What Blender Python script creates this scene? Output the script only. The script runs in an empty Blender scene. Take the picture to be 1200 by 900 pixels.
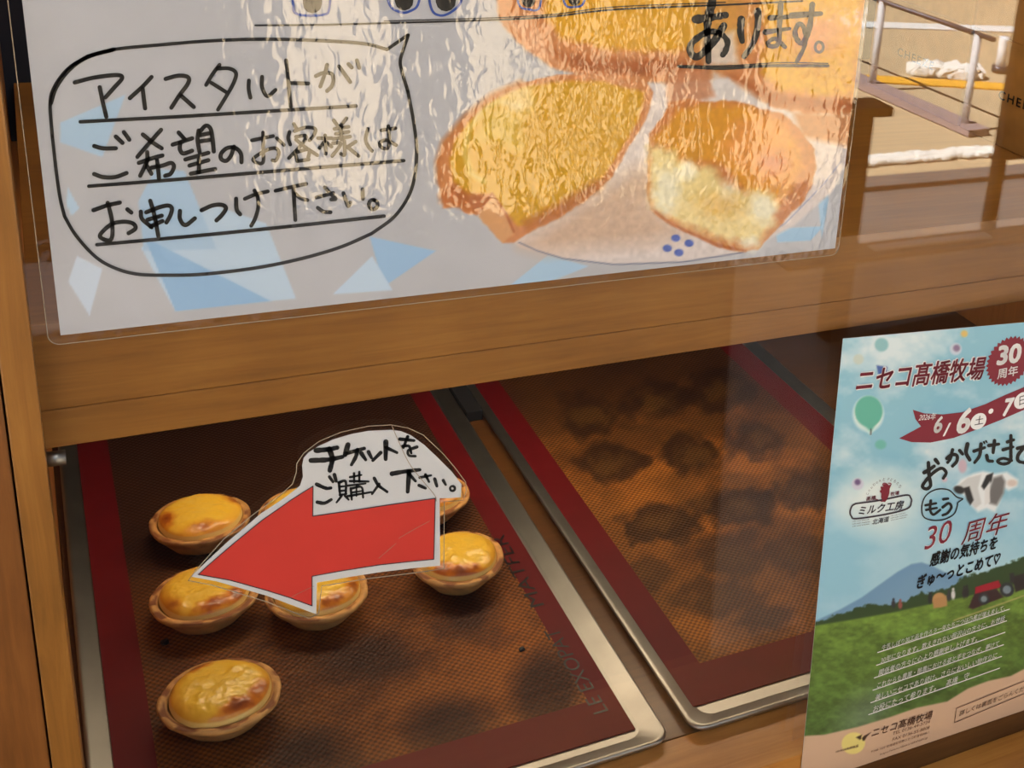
import bpy, bmesh, math, random
import numpy as np
from mathutils import Vector, Matrix

# ------------------------------------------------------------------ camera, world, lights, exposure
H0 = 1.45                                  # eye height above the porch floor
F, CX, CY = 1507.85, 930.43, 288.31        # focal length and principal point in pixels of a 1200x900 frame
YAW, PITCH, ROLL = -0.56107278, 0.36376122, 0.10944965
def _rot(y, p, r):
    Ry = np.array([[math.cos(y), 0, math.sin(y)], [0, 1, 0], [-math.sin(y), 0, math.cos(y)]])
    Rx = np.array([[1, 0, 0], [0, math.cos(p), -math.sin(p)], [0, math.sin(p), math.cos(p)]])
    Rz = np.array([[math.cos(r), -math.sin(r), 0], [math.sin(r), math.cos(r), 0], [0, 0, 1]])
    return Rz @ Rx @ Ry
RC = _rot(YAW, PITCH, ROLL)
scene = bpy.context.scene
COL = scene.collection
cam_d = bpy.data.cameras.new('camera'); cam = bpy.data.objects.new('camera', cam_d); COL.objects.link(cam)
cam_d.sensor_width = 36.0; cam_d.lens = F / 1200 * 36.0
cam_d.shift_x = (600 - CX) / 1200; cam_d.shift_y = (CY - 450) / 1200
cam_d.clip_start = 0.01; cam_d.clip_end = 200
def _w(row): return Vector((row[0], row[2], -row[1]))
_x, _y, _z = _w(RC[0]), -_w(RC[1]), -_w(RC[2])
cam.matrix_world = Matrix(((_x.x, _y.x, _z.x, 0), (_x.y, _y.y, _z.y, 0), (_x.z, _y.z, _z.z, H0), (0, 0, 0, 1)))
scene.camera = cam
scene.view_settings.view_transform = 'Standard'; scene.view_settings.look = 'None'
scene.view_settings.exposure = 0.0; scene.view_settings.gamma = 1.0
scene.view_settings.use_curve_mapping = False

world = bpy.data.worlds.new('sky'); scene.world = world; world.use_nodes = True
bgn = world.node_tree.nodes['Background']; bgn.inputs[0].default_value = (0.62, 0.78, 1.0, 1); bgn.inputs[1].default_value = 1.0
def light(name, kind, loc, rot, energy, color, **k):
    d = bpy.data.lights.new(name, kind); d.energy = energy; d.color = color
    for a, v in k.items(): setattr(d, a, v)
    o = bpy.data.objects.new(name, d); o.location = loc; o.rotation_euler = rot; COL.objects.link(o); return o
light('sun', 'SUN', (0, 0, 6), (0, math.radians(-38), 0), 56.0, (1.0, 0.98, 0.96), angle=0.01)
light('porch_fill', 'AREA', (0.15, -0.55, 2.75), (math.radians(14), 0, 0), 13.0, (0.86, 0.93, 1.0), shape='RECTANGLE', size=1.6, size_y=0.7)  # added unseen fill light for the notices and the post
light('case_lamp', 'AREA', (0.36, 0.92, H0 - 0.325), (math.radians(-4), 0, 0), 1.35, (1.0, 0.76, 0.50), shape='RECTANGLE', size=0.62, size_y=0.05)
light('shelf_fill', 'AREA', (0.30, 0.72, H0 + 0.28), (math.radians(-10), 0, 0), 1.3, (1.0, 0.85, 0.62), shape='RECTANGLE', size=0.6, size_y=0.05)  # added fill light, brightens the kraft boxes

# ------------------------------------------------------------------ pixel -> place on a plane of the real case
def ray(x, y):
    d = RC.T @ np.array([(x - CX) / F, (y - CY) / F, 1.0]); return np.array([d[0], d[2], -d[1]])
def onY(x, y, Y): d = ray(x, y); return d * (Y / d[1]) + (0, 0, H0)
def onZ(x, y, Z): d = ray(x, y); return d * ((Z - H0) / d[2]) + (0, 0, H0)
def onX(x, y, X): d = ray(x, y); return d * (X / d[0]) + (0, 0, H0)
def proj(P):
    P = np.asarray(P, float); c = np.stack([P[..., 0], H0 - P[..., 2], P[..., 1]], -1) @ RC.T
    return np.stack([CX + F * c[..., 0] / c[..., 2], CY + F * c[..., 1] / c[..., 2]], -1)
MX, MY, MZ = (lambda z: H0 + z), None, None
def Z(v): return H0 + v

# ------------------------------------------------------------------ object helpers
def place(name, me, mat, parent=None):
    o = bpy.data.objects.new(name, me); COL.objects.link(o)
    if mat is not None and not me.materials: me.materials.append(mat)
    if parent is not None:
        o.parent = parent
        w = Vector((0, 0, 0)); p = parent
        while p is not None: w += p.location; p = p.parent
        o.location = -w
    return o
def thing(name, label, cat, loc=(0, 0, 0), group=None):
    o = bpy.data.objects.new(name, None); o.empty_display_size = 0.02; COL.objects.link(o); o.location = loc
    return tag(o, label, cat, group)
def tag(o, label, cat, group=None):
    o['label'] = label; o['category'] = cat
    if group: o['group'] = group
    return o
def struct(o): o['kind'] = 'structure'; return o
def mesh(name, V, Fc, smooth=False):
    me = bpy.data.meshes.new(name); me.from_pydata([tuple(map(float, v)) for v in V], [], Fc)
    if smooth:
        for p in me.polygons: p.use_smooth = True
    me.update(); return me
def boxm(name, x0, x1, y0, y1, z0, z1, bev=0.0, seg=2):
    bm = bmesh.new(); bmesh.ops.create_cube(bm, size=1)
    bmesh.ops.scale(bm, vec=(x1 - x0, y1 - y0, z1 - z0), verts=bm.verts)
    bmesh.ops.translate(bm, vec=((x0 + x1) / 2, (y0 + y1) / 2, (z0 + z1) / 2), verts=bm.verts)
    if bev: bmesh.ops.bevel(bm, geom=list(bm.edges), offset=bev, segments=seg, affect='EDGES', profile=0.6)
    me = bpy.data.meshes.new(name); bm.to_mesh(me); bm.free(); return me
def box(name, b, mat, parent=None, bev=0.0): return place(name, boxm(name, *b, bev=bev), mat, parent)
def tubem(name, pts, r, n=10, closed=False):
    pts = [Vector(p) for p in pts]; V = []; Fc = []; m = len(pts)
    for i, p in enumerate(pts):
        a = pts[(i - 1) % m] if (closed or i > 0) else p; b = pts[(i + 1) % m] if (closed or i < m - 1) else p
        t = (b - a).normalized(); u = t.cross(Vector((0, 1, 0)))
        if u.length < 0.1: u = t.cross(Vector((0, 0, 1)))
        u.normalize(); w = t.cross(u)
        for k in range(n):
            an = 2 * math.pi * k / n; V.append(p + u * (r * math.cos(an)) + w * (r * math.sin(an)))
    for i in range(m if closed else m - 1):
        j = (i + 1) % m
        for k in range(n): Fc.append((i * n + k, i * n + (k + 1) % n, j * n + (k + 1) % n, j * n + k))
    if not closed:
        Fc.append(tuple(range(n - 1, -1, -1))); Fc.append(tuple((m - 1) * n + k for k in range(n)))
    return mesh(name, V, Fc, True)
def s2l(c): return tuple((v / 255 / 12.92) if v / 255 <= 0.04045 else ((v / 255 + 0.055) / 1.055) ** 2.4 for v in c)

# ------------------------------------------------------------------ materials
def mat_base(name):
    m = bpy.data.materials.new(name); m.use_nodes = True; nt = m.node_tree
    return m, nt, nt.nodes['Principled BSDF']
def plain(name, rgb, rough=0.5, metal=0.0, coat=0.0, noise=0.0, scale=60.0, bump=0.0):
    m, nt, b = mat_base(name); c = s2l(rgb) + (1,)
    b.inputs['Base Color'].default_value = c; b.inputs['Roughness'].default_value = rough; b.inputs['Metallic'].default_value = metal
    b.inputs['Coat Weight'].default_value = coat; b.inputs['Coat Roughness'].default_value = 0.08
    if noise or bump:
        tc = nt.nodes.new('ShaderNodeTexCoord'); n = nt.nodes.new('ShaderNodeTexNoise'); n.inputs['Scale'].default_value = scale; n.inputs['Detail'].default_value = 5
        nt.links.new(tc.outputs['Object'], n.inputs['Vector'])
        if noise:
            r = nt.nodes.new('ShaderNodeValToRGB')
            r.color_ramp.elements[0].color = tuple(v * (1 - noise) for v in c[:3]) + (1,); r.color_ramp.elements[1].color = tuple(min(1, v * (1 + noise)) for v in c[:3]) + (1,)
            r.color_ramp.elements[0].position = 0.3; r.color_ramp.elements[1].position = 0.7
            nt.links.new(n.outputs['Fac'], r.inputs['Fac']); nt.links.new(r.outputs['Color'], b.inputs['Base Color'])
        if bump:
            bp = nt.nodes.new('ShaderNodeBump'); bp.inputs['Strength'].default_value = bump; bp.inputs['Distance'].default_value = 0.001
            nt.links.new(n.outputs['Fac'], bp.inputs['Height']); nt.links.new(bp.outputs['Normal'], b.inputs['Normal'])
    return m
def wood(name, dark, mid, pale, axis='x', rough=0.38, coat=0.12, s=1.0):
    m, nt, b = mat_base(name); N = nt.nodes; L = nt.links
    tc = N.new('ShaderNodeTexCoord'); mp = N.new('ShaderNodeMapping')
    sc = {'x': (9, 150, 150), 'y': (150, 9, 150), 'z': (150, 150, 9)}[axis]
    mp.inputs['Scale'].default_value = tuple(v * s for v in sc); L.new(tc.outputs['Object'], mp.inputs['Vector'])
    n1 = N.new('ShaderNodeTexNoise'); n1.inputs['Scale'].default_value = 1.0; n1.inputs['Detail'].default_value = 11; n1.inputs['Roughness'].default_value = 0.72; n1.inputs['Distortion'].default_value = 0.6
    L.new(mp.outputs['Vector'], n1.inputs['Vector'])
    n2 = N.new('ShaderNodeTexNoise'); n2.inputs['Scale'].default_value = 9.0; n2.inputs['Detail'].default_value = 4; L.new(tc.outputs['Object'], n2.inputs['Vector'])
    mx = N.new('ShaderNodeMath'); mx.operation = 'MULTIPLY_ADD'; mx.inputs[1].default_value = 0.45; L.new(n2.outputs['Fac'], mx.inputs[0])
    m2 = N.new('ShaderNodeMath'); m2.operation = 'MULTIPLY'; m2.inputs[1].default_value = 0.55; L.new(n1.outputs['Fac'], m2.inputs[0]); L.new(m2.outputs[0], mx.inputs[2])
    r = N.new('ShaderNodeValToRGB'); e = r.color_ramp.elements
    e[0].position = 0.32; e[0].color = s2l(dark) + (1,); e[1].position = 0.68; e[1].color = s2l(pale) + (1,)
    k = e.new(0.5); k.color = s2l(mid) + (1,)
    L.new(mx.outputs[0], r.inputs['Fac']); L.new(r.outputs['Color'], b.inputs['Base Color'])
    bp = N.new('ShaderNodeBump'); bp.inputs['Strength'].default_value = 0.12; bp.inputs['Distance'].default_value = 0.0006
    L.new(n1.outputs['Fac'], bp.inputs['Height']); L.new(bp.outputs['Normal'], b.inputs['Normal'])
    b.inputs['Roughness'].default_value = rough; b.inputs['Coat Weight'].default_value = coat; b.inputs['Coat Roughness'].default_value = 0.15
    return m
def attr_mat(name, rough=0.45, coat=0.0, bump_scale=0.0, bump=0.0, dist=0.0005, spec=0.5):
    m, nt, b = mat_base(name); a = nt.nodes.new('ShaderNodeAttribute'); a.attribute_name = 'paint'
    nt.links.new(a.outputs['Color'], b.inputs['Base Color'])
    b.inputs['Roughness'].default_value = rough; b.inputs['Coat Weight'].default_value = coat; b.inputs['Coat Roughness'].default_value = 0.06
    b.inputs['Specular IOR Level'].default_value = spec
    if bump:
        tc = nt.nodes.new('ShaderNodeTexCoord'); n = nt.nodes.new('ShaderNodeTexNoise'); n.inputs['Scale'].default_value = bump_scale; n.inputs['Detail'].default_value = 4
        bp = nt.nodes.new('ShaderNodeBump'); bp.inputs['Strength'].default_value = bump; bp.inputs['Distance'].default_value = dist
        nt.links.new(tc.outputs['Object'], n.inputs['Vector']); nt.links.new(n.outputs['Fac'], bp.inputs['Height']); nt.links.new(bp.outputs['Normal'], b.inputs['Normal'])
    return m
def clear(name, rough=0.0, tint=(1, 1, 1), ripple=None, haze=0.0, ior=1.52, lift=0.0):
    """clear pane: Fresnel mix of straight-through and mirror, the same from both sides"""
    m = bpy.data.materials.new(name); m.use_nodes = True; nt = m.node_tree; N = nt.nodes; L = nt.links
    N.remove(N['Principled BSDF']); out = N['Material Output']
    tr = N.new('ShaderNodeBsdfTransparent'); tr.inputs[0].default_value = tint + (1,)
    gl = N.new('ShaderNodeBsdfGlossy'); gl.inputs['Roughness'].default_value = rough
    geo = N.new('ShaderNodeNewGeometry'); mr = N.new('ShaderNodeMapRange')
    mr.inputs['To Min'].default_value = ior; mr.inputs['To Max'].default_value = 1 / ior; L.new(geo.outputs['Backfacing'], mr.inputs['Value'])
    fr = N.new('ShaderNodeFresnel'); L.new(mr.outputs[0], fr.inputs['IOR'])
    mix = N.new('ShaderNodeMixShader'); L.new(tr.outputs[0], mix.inputs[1]); L.new(gl.outputs[0], mix.inputs[2])
    if ripple:
        tc = N.new('ShaderNodeTexCoord'); mp = N.new('ShaderNodeMapping'); mp.inputs['Scale'].default_value = ripple[0]
        n = N.new('ShaderNodeTexNoise'); n.inputs['Scale'].default_value = 1.0; n.inputs['Detail'].default_value = 1.5; n.inputs['Distortion'].default_value = 0.5
        n2 = N.new('ShaderNodeTexNoise'); n2.inputs['Scale'].default_value = 14.0; n2.inputs['Detail'].default_value = 1
        rm = N.new('ShaderNodeMapRange'); rm.inputs['From Min'].default_value = 0.40; rm.inputs['From Max'].default_value = 0.62; rm.inputs['To Min'].default_value = 0.45
        mu = N.new('ShaderNodeMath'); mu.operation = 'MULTIPLY'
        bp = N.new('ShaderNodeBump'); bp.inputs['Strength'].default_value = 1.0; bp.inputs['Distance'].default_value = ripple[1]
        L.new(tc.outputs['Object'], mp.inputs['Vector']); L.new(mp.outputs[0], n.inputs['Vector']); L.new(tc.outputs['Object'], n2.inputs['Vector'])
        L.new(n2.outputs['Fac'], rm.inputs['Value']); L.new(n.outputs['Fac'], mu.inputs[0]); L.new(rm.outputs[0], mu.inputs[1]); L.new(mu.outputs[0], bp.inputs['Height'])
        L.new(bp.outputs['Normal'], gl.inputs['Normal'])
    if lift:
        ad = N.new('ShaderNodeMath'); ad.operation = 'ADD'; ad.inputs[1].default_value = lift; L.new(fr.outputs[0], ad.inputs[0]); L.new(ad.outputs[0], mix.inputs[0])
    else: L.new(fr.outputs[0], mix.inputs[0])
    L.new(mix.outputs[0], out.inputs['Surface']); return m

M = {}
M['post'] = wood('post wood', (108, 70, 24), (140, 92, 36), (162, 112, 50), 'z')
M['stile'] = wood('stile wood', (92, 54, 20), (122, 74, 30), (142, 92, 42), 'z')
M['beam'] = wood('beam wood', (114, 72, 26), (142, 94, 36), (164, 114, 50), 'x')
M['deck'] = wood('darkened deck wood', (70, 42, 18), (92, 58, 26), (110, 72, 34), 'x')  # darkened: carries the shade between the trays in its colour
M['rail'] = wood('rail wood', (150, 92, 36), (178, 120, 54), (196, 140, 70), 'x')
M['side'] = wood('side wood', (140, 84, 36), (170, 108, 50), (188, 128, 66), 'z')
M['dark'] = plain('dark recess', (18, 20, 28), 0.8)
M['steel'] = plain('brushed steel', (166, 165, 160), 0.40, 1.0, noise=0.10, scale=35, bump=0.15)
M['reflector'] = plain('pale lining', (150, 148, 142), 0.6)
M['navy'] = plain('navy cloth', (22, 28, 44), 0.9)
M['glass'] = clear('front glass')
M['film'] = clear('laminate film', 0.02, ripple=((190, 190, 105), 0.00020), ior=1.42)
M['film_flat'] = clear('arrow film', 0.05, ripple=((30, 30, 30), 0.0001), ior=1.3)
M['film_edge'] = plain('film edge', (160, 146, 126), 0.25, coat=0.4)
M['paper'] = plain('white card', (206, 208, 212), 0.5)
M['red'] = plain('red print', (206, 58, 50), 0.45, noise=0.04, scale=40)
M['outline'] = plain('dark outline print', (58, 50, 62), 0.5)
M['ink'] = plain('black ink', (20, 20, 22), 0.45)
M['grey_ink'] = plain('grey ink', (96, 96, 96), 0.5)
M['blue_ink'] = plain('blue ink', (48, 78, 158), 0.5)
M['maroon'] = plain('maroon print', (128, 32, 52), 0.42)
M['white'] = plain('white print', (238, 238, 238), 0.45)
M['brown_print'] = plain('brown print', (104, 74, 58), 0.5)
M['kraft'] = plain('kraft card', (164, 116, 50), 0.75, noise=0.12, scale=90)
M['box_ink'] = plain('box print', (30, 24, 18), 0.7)
M['mat_ink'] = plain('mat print', (22, 6, 8), 0.4)

# ------------------------------------------------------------------ numpy painting (printed pictures, baked stains, painted shade on the mats)
def hash2(ix, iy, seed):
    h = (ix.astype(np.int64) * 374761393 + iy.astype(np.int64) * 668265263 + seed * 974634217) & 0xffffffff
    h = ((h ^ (h >> 13)) * 1274126177) & 0xffffffff
    return ((h ^ (h >> 16)) & 0xffff) / 65535.0
def vnoise(x, y, seed=0):
    ix, iy = np.floor(x), np.floor(y); fx, fy = x - ix, y - iy; fx = fx * fx * (3 - 2 * fx); fy = fy * fy * (3 - 2 * fy)
    a = hash2(ix, iy, seed); b = hash2(ix + 1, iy, seed); c = hash2(ix, iy + 1, seed); d = hash2(ix + 1, iy + 1, seed)
    return (a * (1 - fx) + b * fx) * (1 - fy) + (c * (1 - fx) + d * fx) * fy
def fbm(x, y, seed=0, oct=4):
    s = 0; a = 0.5; t = 0
    for k in range(oct): s = s + a * vnoise(x * 2 ** k, y * 2 ** k, seed + k); t += a; a *= 0.55
    return s / t
def sdf_poly(x, y, P):
    P = np.asarray(P, float); d = np.full(x.shape, 1e9); ins = np.zeros(x.shape, bool); n = len(P)
    for i in range(n):
        ax, ay = P[i]; bx, by = P[(i + 1) % n]; ex, ey = bx - ax, by - ay
        t = np.clip(((x - ax) * ex + (y - ay) * ey) / (ex * ex + ey * ey + 1e-12), 0, 1)
        d = np.minimum(d, np.hypot(x - ax - t * ex, y - ay - t * ey))
        if abs(by - ay) > 1e-9:
            c = ((ay > y) != (by > y)) & (x < (bx - ax) * (y - ay) / (by - ay) + ax); ins ^= c
    return np.where(ins, -d, d)
def sdf_ell(x, y, cx, cy, rx, ry, ang=0.0):
    c, s = math.cos(ang), math.sin(ang); u = (x - cx) * c + (y - cy) * s; v = -(x - cx) * s + (y - cy) * c
    return (np.sqrt((u / rx) ** 2 + (v / ry) ** 2) - 1) * min(rx, ry)
class Paint:
    def __init__(self, x, y, base):
        self.x, self.y = x, y; self.c = np.zeros(x.shape + (3,)); self.c[...] = np.array(base, float)
    def over(self, mask, rgb):
        m = mask[..., None]; rgb = np.asarray(rgb, float); self.c = self.c * (1 - m) + rgb * m
    def shape(self, d, rgb, soft=1.0, op=1.0): self.over(np.clip(0.5 - d / (2 * soft), 0, 1) * op, rgb)
    def poly(self, P, rgb, soft=1.0, op=1.0, wob=0, ws=9, seed=3):
        d = sdf_poly(self.x, self.y, P)
        if wob: d = d + (fbm(self.x / ws, self.y / ws, seed, 3) - 0.5) * 2 * wob
        self.shape(d, rgb, soft, op)
    def ell(self, cx, cy, rx, ry, rgb, ang=0.0, soft=1.0, op=1.0, wob=0, ws=9, seed=3):
        d = sdf_ell(self.x, self.y, cx, cy, rx, ry, ang)
        if wob: d = d + (fbm(self.x / ws, self.y / ws, seed, 3) - 0.5) * 2 * wob
        self.shape(d, rgb, soft, op)
    def line(self, P, w, rgb, soft=0.7, op=1.0):
        P = np.asarray(P, float); d = np.full(self.x.shape, 1e9)
        for i in range(len(P) - 1):
            ax, ay = P[i]; ex, ey = P[i + 1] - P[i]; t = np.clip(((self.x - ax) * ex + (self.y - ay) * ey) / (ex * ex + ey * ey + 1e-12), 0, 1)
            d = np.minimum(d, np.hypot(self.x - ax - t * ex, self.y - ay - t * ey))
        self.shape(d - w / 2, rgb, soft, op)
    def grain(self, amt, s, seed): self.c = self.c * (1 + amt * (fbm(self.x / s, self.y / s, seed, 4) - 0.5)[..., None])
def lin(c): c = np.clip(c / 255.0, 0, 1); return np.where(c <= 0.04045, c / 12.92, ((c + 0.055) / 1.055) ** 2.4)
def set_paint(me, cols):
    a = me.color_attributes.new('paint', 'FLOAT_COLOR', 'POINT'); n = len(me.vertices)
    v = np.ones((n, 4), np.float32); v[:, :3] = lin(cols.reshape(-1, 3)); a.data.foreach_set('color', v.ravel())
def grid_mesh(name, G, flip=False):
    """G: rows x cols x 3 points"""
    r, c, _ = G.shape; me = bpy.data.meshes.new(name)
    idx = np.arange(r * c).reshape(r, c)
    q = np.stack([idx[:-1, :-1], idx[:-1, 1:], idx[1:, 1:], idx[1:, :-1]], -1).reshape(-1, 4)
    if flip: q = q[:, ::-1]
    me.vertices.add(r * c); me.vertices.foreach_set('co', G.reshape(-1).astype(np.float32))
    me.loops.add(q.size); me.loops.foreach_set('vertex_index', q.ravel().astype(np.int32))
    me.polygons.add(len(q)); me.polygons.foreach_set('loop_start', (np.arange(len(q)) * 4).astype(np.int32))
    me.polygons.foreach_set('loop_total', np.full(len(q), 4, np.int32)) if False else None
    me.update(calc_edges=True); me.validate()
    me.polygons.foreach_set('use_smooth', np.ones(len(q), bool)); me.update(); return me

# ------------------------------------------------------------------ sheets: signs and posters with a traced pixel -> sheet mapping
class Sheet:
    """bilinear sheet through four corners BL, BR, TL, TR; u right, v up, in metres along W and H"""
    def __init__(s, BL, BR, TL, TR):
        s.BL, s.BR, s.TL, s.TR = [np.array(p, float) for p in (BL, BR, TL, TR)]
        s.W = np.linalg.norm(s.BR - s.BL); s.H = np.linalg.norm(s.TL - s.BL)
    def P(s, u, v, off=0.0):
        u = np.asarray(u, float)[..., None] / s.W; v = np.asarray(v, float)[..., None] / s.H
        p = (s.BL * (1 - u) + s.BR * u) * (1 - v) + (s.TL * (1 - u) + s.TR * u) * v
        if off:
            du = (s.BR - s.BL) * (1 - v) + (s.TR - s.TL) * u * 0 + (s.TR - s.TL) * v; dv = (s.TL - s.BL) * (1 - u) + (s.TR - s.BR) * u
            n = np.cross(du, dv); n = n / np.linalg.norm(n, axis=-1, keepdims=True)      # points away from the glass
            p = p + n * off
        return p
    def inv(s, px, py):
        u, v = s.W / 2, s.H / 2
        for _ in range(12):
            q = proj(s.P(u, v)); e = 1e-4; qu = (proj(s.P(u + e, v)) - q) / e; qv = (proj(s.P(u, v + e)) - q) / e
            J = np.array([[qu[0], qv[0]], [qu[1], qv[1]]]); d = np.linalg.solve(J, np.array([px, py]) - q); u += d[0]; v += d[1]
        return u, v
def spline(P, n=6):
    P = [np.array(p, float) for p in P]
    if len(P) < 3: return [P[0] + (P[-1] - P[0]) * t for t in np.linspace(0, 1, 3)]
    Q = [2 * P[0] - P[1]] + P + [2 * P[-1] - P[-2]]; out = []
    for i in range(1, len(Q) - 2):
        for k in range(n):
            t = k / n; a, b, c, d = Q[i - 1], Q[i], Q[i + 1], Q[i + 2]
            out.append(0.5 * (2 * b + (c - a) * t + (2 * a - 5 * b + 4 * c - d) * t * t + (3 * b - a - 3 * c + d) * t ** 3))
    out.append(P[-1]); return out
def strokes_mesh(name, sheet, strokes, off, brush=0.0, seed=1):
    """strokes: list of (points in px, width px); flat pen marks with round ends on the sheet"""
    rnd = random.Random(seed); V = []; Fc = []
    for pts, w in strokes:
        C = spline(pts); m = len(C); Lft = []; Rgt = []
        for i, p in enumerate(C):
            a = C[max(i - 1, 0)]; b = C[min(i + 1, m - 1)]; t = (b - a) / (np.linalg.norm(b - a) + 1e-9); nn = np.array([-t[1], t[0]])
            f = 1 + brush * (0.35 - 0.7 * (i / (m - 1))) + brush * 0.5 * (rnd.random() - 0.5)
            Lft.append(p + nn * w / 2 * f); Rgt.append(p - nn * w / 2 * f)
        t0 = C[0] - C[1]; t0 /= np.linalg.norm(t0) + 1e-9; t1 = C[-1] - C[-2]; t1 /= np.linalg.norm(t1) + 1e-9
        w0 = np.linalg.norm(Lft[0] - Rgt[0]) / 2; w1 = np.linalg.norm(Lft[-1] - Rgt[-1]) / 2
        def cap(c, tdir, a, r, sgn): return [c + (tdir * math.cos(q) * r + a * math.sin(q) * r) for q in np.linspace(-math.pi / 2, math.pi / 2, 7)[1:-1]]
        A0 = (Lft[0] - Rgt[0]) / (2 * w0 + 1e-9); A1 = (Lft[-1] - Rgt[-1]) / (2 * w1 + 1e-9)
        # strip
        base = len(V)
        for l, r in zip(Lft, Rgt): V += [l, r]
        for i in range(m - 1): Fc.append((base + 2 * i, base + 2 * i + 1, base + 2 * i + 3, base + 2 * i + 2))
        k = len(V); cp = cap(C[0], t0, A0, w0, 1); V += cp; Fc.append(tuple([base + 1] + list(range(k, k + len(cp))) + [base]))
        k = len(V); cp = cap(C[-1], t1, A1, w1, 1); V += cp; Fc.append(tuple([base + 2 * m - 1] + list(range(k, k + len(cp))) + [base + 2 * m - 2]))
    uv = [sheet.inv(*p) for p in V]
    pts = sheet.P(np.array([q[0] for q in uv]), np.array([q[1] for q in uv]), off)
    # tiny lift per stroke order is not needed: one ink layer
    return mesh(name, pts, Fc)
def crop(ox, oy, s, L, w):
    return [([(ox + x / s, oy + y / s) for x, y in (st[0] if isinstance(st, tuple) and isinstance(st[0], list) else st)], (st[1] / s if isinstance(st, tuple) and isinstance(st[0], list) else w)) for st in L]
def ring(cx, cy, rx, ry, n=14): return [(cx + rx * math.cos(2 * math.pi * k / n - 1.2), cy + ry * math.sin(2 * math.pi * k / n - 1.2)) for k in range(n + 1)]
def poly_on(name, sheet, pts, off, mat, parent, back=None):
    """a flat printed shape or a cut sheet following the sheet; back = second offset for a sheet with thickness"""
    uv = [sheet.inv(*p) for p in pts]; u = np.array([q[0] for q in uv]); v = np.array([q[1] for q in uv])
    bm = bmesh.new(); f = bm.faces.new([bm.verts.new(p) for p in sheet.P(u, v, off)])
    f.normal_update()
    bmesh.ops.triangulate(bm, faces=[f], ngon_method='EAR_CLIP')
    if back is not None:
        r = bmesh.ops.extrude_face_region(bm, geom=list(bm.faces)); nv = [g for g in r['geom'] if isinstance(g, bmesh.types.BMVert)]
        d = sheet.P(u, v, back)[0] - sheet.P(u, v, off)[0]
        bmesh.ops.translate(bm, vec=Vector(d), verts=nv)
    bmesh.ops.recalc_face_normals(bm, faces=list(bm.faces))
    me = bpy.data.meshes.new(name); bm.to_mesh(me); bm.free(); return place(name, me, mat, parent)
_dg = None
def glyphs(body, bold=0.0, shear=0.0, spacing=1.0):
    cu = bpy.data.curves.new('t', 'FONT'); cu.body = body; cu.size = 1.0; cu.shear = shear; cu.space_character = spacing
    cu.resolution_u = 3; cu.fill_mode = 'FRONT'
    o = bpy.data.objects.new('t', cu); COL.objects.link(o); bpy.context.view_layer.update()
    ev = o.evaluated_get(bpy.context.evaluated_depsgraph_get()); me = bpy.data.meshes.new_from_object(ev)
    V = np.array([v.co[:] for v in me.vertices]); Fc = [tuple(p.vertices) for p in me.polygons]
    bpy.data.objects.remove(o); bpy.data.meshes.remove(me); bpy.data.curves.remove(cu)
    if bold > 0 and len(V):
        n = len(V); K = 8 if bold > 0.02 else 4
        F0 = list(Fc); V0 = V; V = V0.copy(); Fc = list(F0)
        for k in range(K):
            sh = np.array([bold * math.cos(2 * math.pi * k / K + .4), bold * math.sin(2 * math.pi * k / K + .4), 0])
            b0 = len(V); V = np.concatenate([V, V0 + sh]); Fc += [tuple(i + b0 for i in f) for f in F0]
    return V, Fc
def text(name, sheet, body, a, b, mat, parent, off=0.0006, bold=0.0, hs=1.0, shear=0.0, sp=1.0):
    """text whose ink runs from pixel a to pixel b along its baseline"""
    V, Fc = glyphs(body, bold, shear, sp)
    if len(V) == 0: return None
    x0, x1 = V[:, 0].min(), V[:, 0].max(); ua = np.array(sheet.inv(*a)); ub = np.array(sheet.inv(*b)); d = ub - ua; k = np.linalg.norm(d) / (x1 - x0); e = d / np.linalg.norm(d); n = np.array([-e[1], e[0]])
    q = ua + ((V[:, 0] - x0) * k)[:, None] * e + (V[:, 1] * k * hs)[:, None] * n
    return place(name, mesh(name, sheet.P(q[:, 0], q[:, 1], off), Fc), mat, parent)

# ================================================================== THE SETTING
M['tile'] = plain('porch floor', (206, 200, 192), 0.55, noise=0.10, scale=6)
M['concrete'] = plain('sunlit pavement', (184, 162, 126), 0.8, noise=0.07, scale=3)
M['yellow'] = plain('yellow road paint', (230, 170, 50), 0.6)
M['roadwhite'] = plain('white road paint', (225, 222, 215), 0.6)
M['plaster'] = plain('plaster', (120, 112, 100), 0.8)
M['darkwood'] = plain('dark stained door wood', (40, 28, 18), 0.6, noise=0.2, scale=30)
GY = -2.66                                     # porch edge
struct(box('floor', (-6, 8, -2.03, 3.0, -0.06, 0), M['tile']))
struct(box('floor_edge', (-6, 8, GY, -2.03, -0.06, 0), plain('darkened paving', (100, 94, 88), 0.7, noise=0.12, scale=5)))  # paving tone darkened so this sunlit strip mirrors like shaded floor
struct(box('shade_roof', (-6, 8, -2.05, 3.0, 3.0, 3.12), M['plaster']))  # unseen roof added to keep the sun off the case front
struct(box('blocking_wall', (-3, 4, 1.32, 1.42, 0, 3.0), M['dark']))  # added unseen behind the case so its inside stays dark
struct(box('ground', (-14, 24, -30, GY, -0.12, -0.005), M['concrete']))
_a, _b = onZ(864, 290, 0.012), onZ(857, 396, 0.012); _a[1] = 1.12 - _a[1]; _b[1] = 1.12 - _b[1]; _d = (_b - _a) / np.linalg.norm(_b - _a); _n = np.array([_d[1], -_d[0], 0.0]); _n = _n if _n[0] < 0 else -_n
_q = [_a - _d * 0.15, _b + _d * 2.05, _b + _d * 2.05 + _n * 2.6, _a - _d * 0.15 + _n * 2.6]
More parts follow.
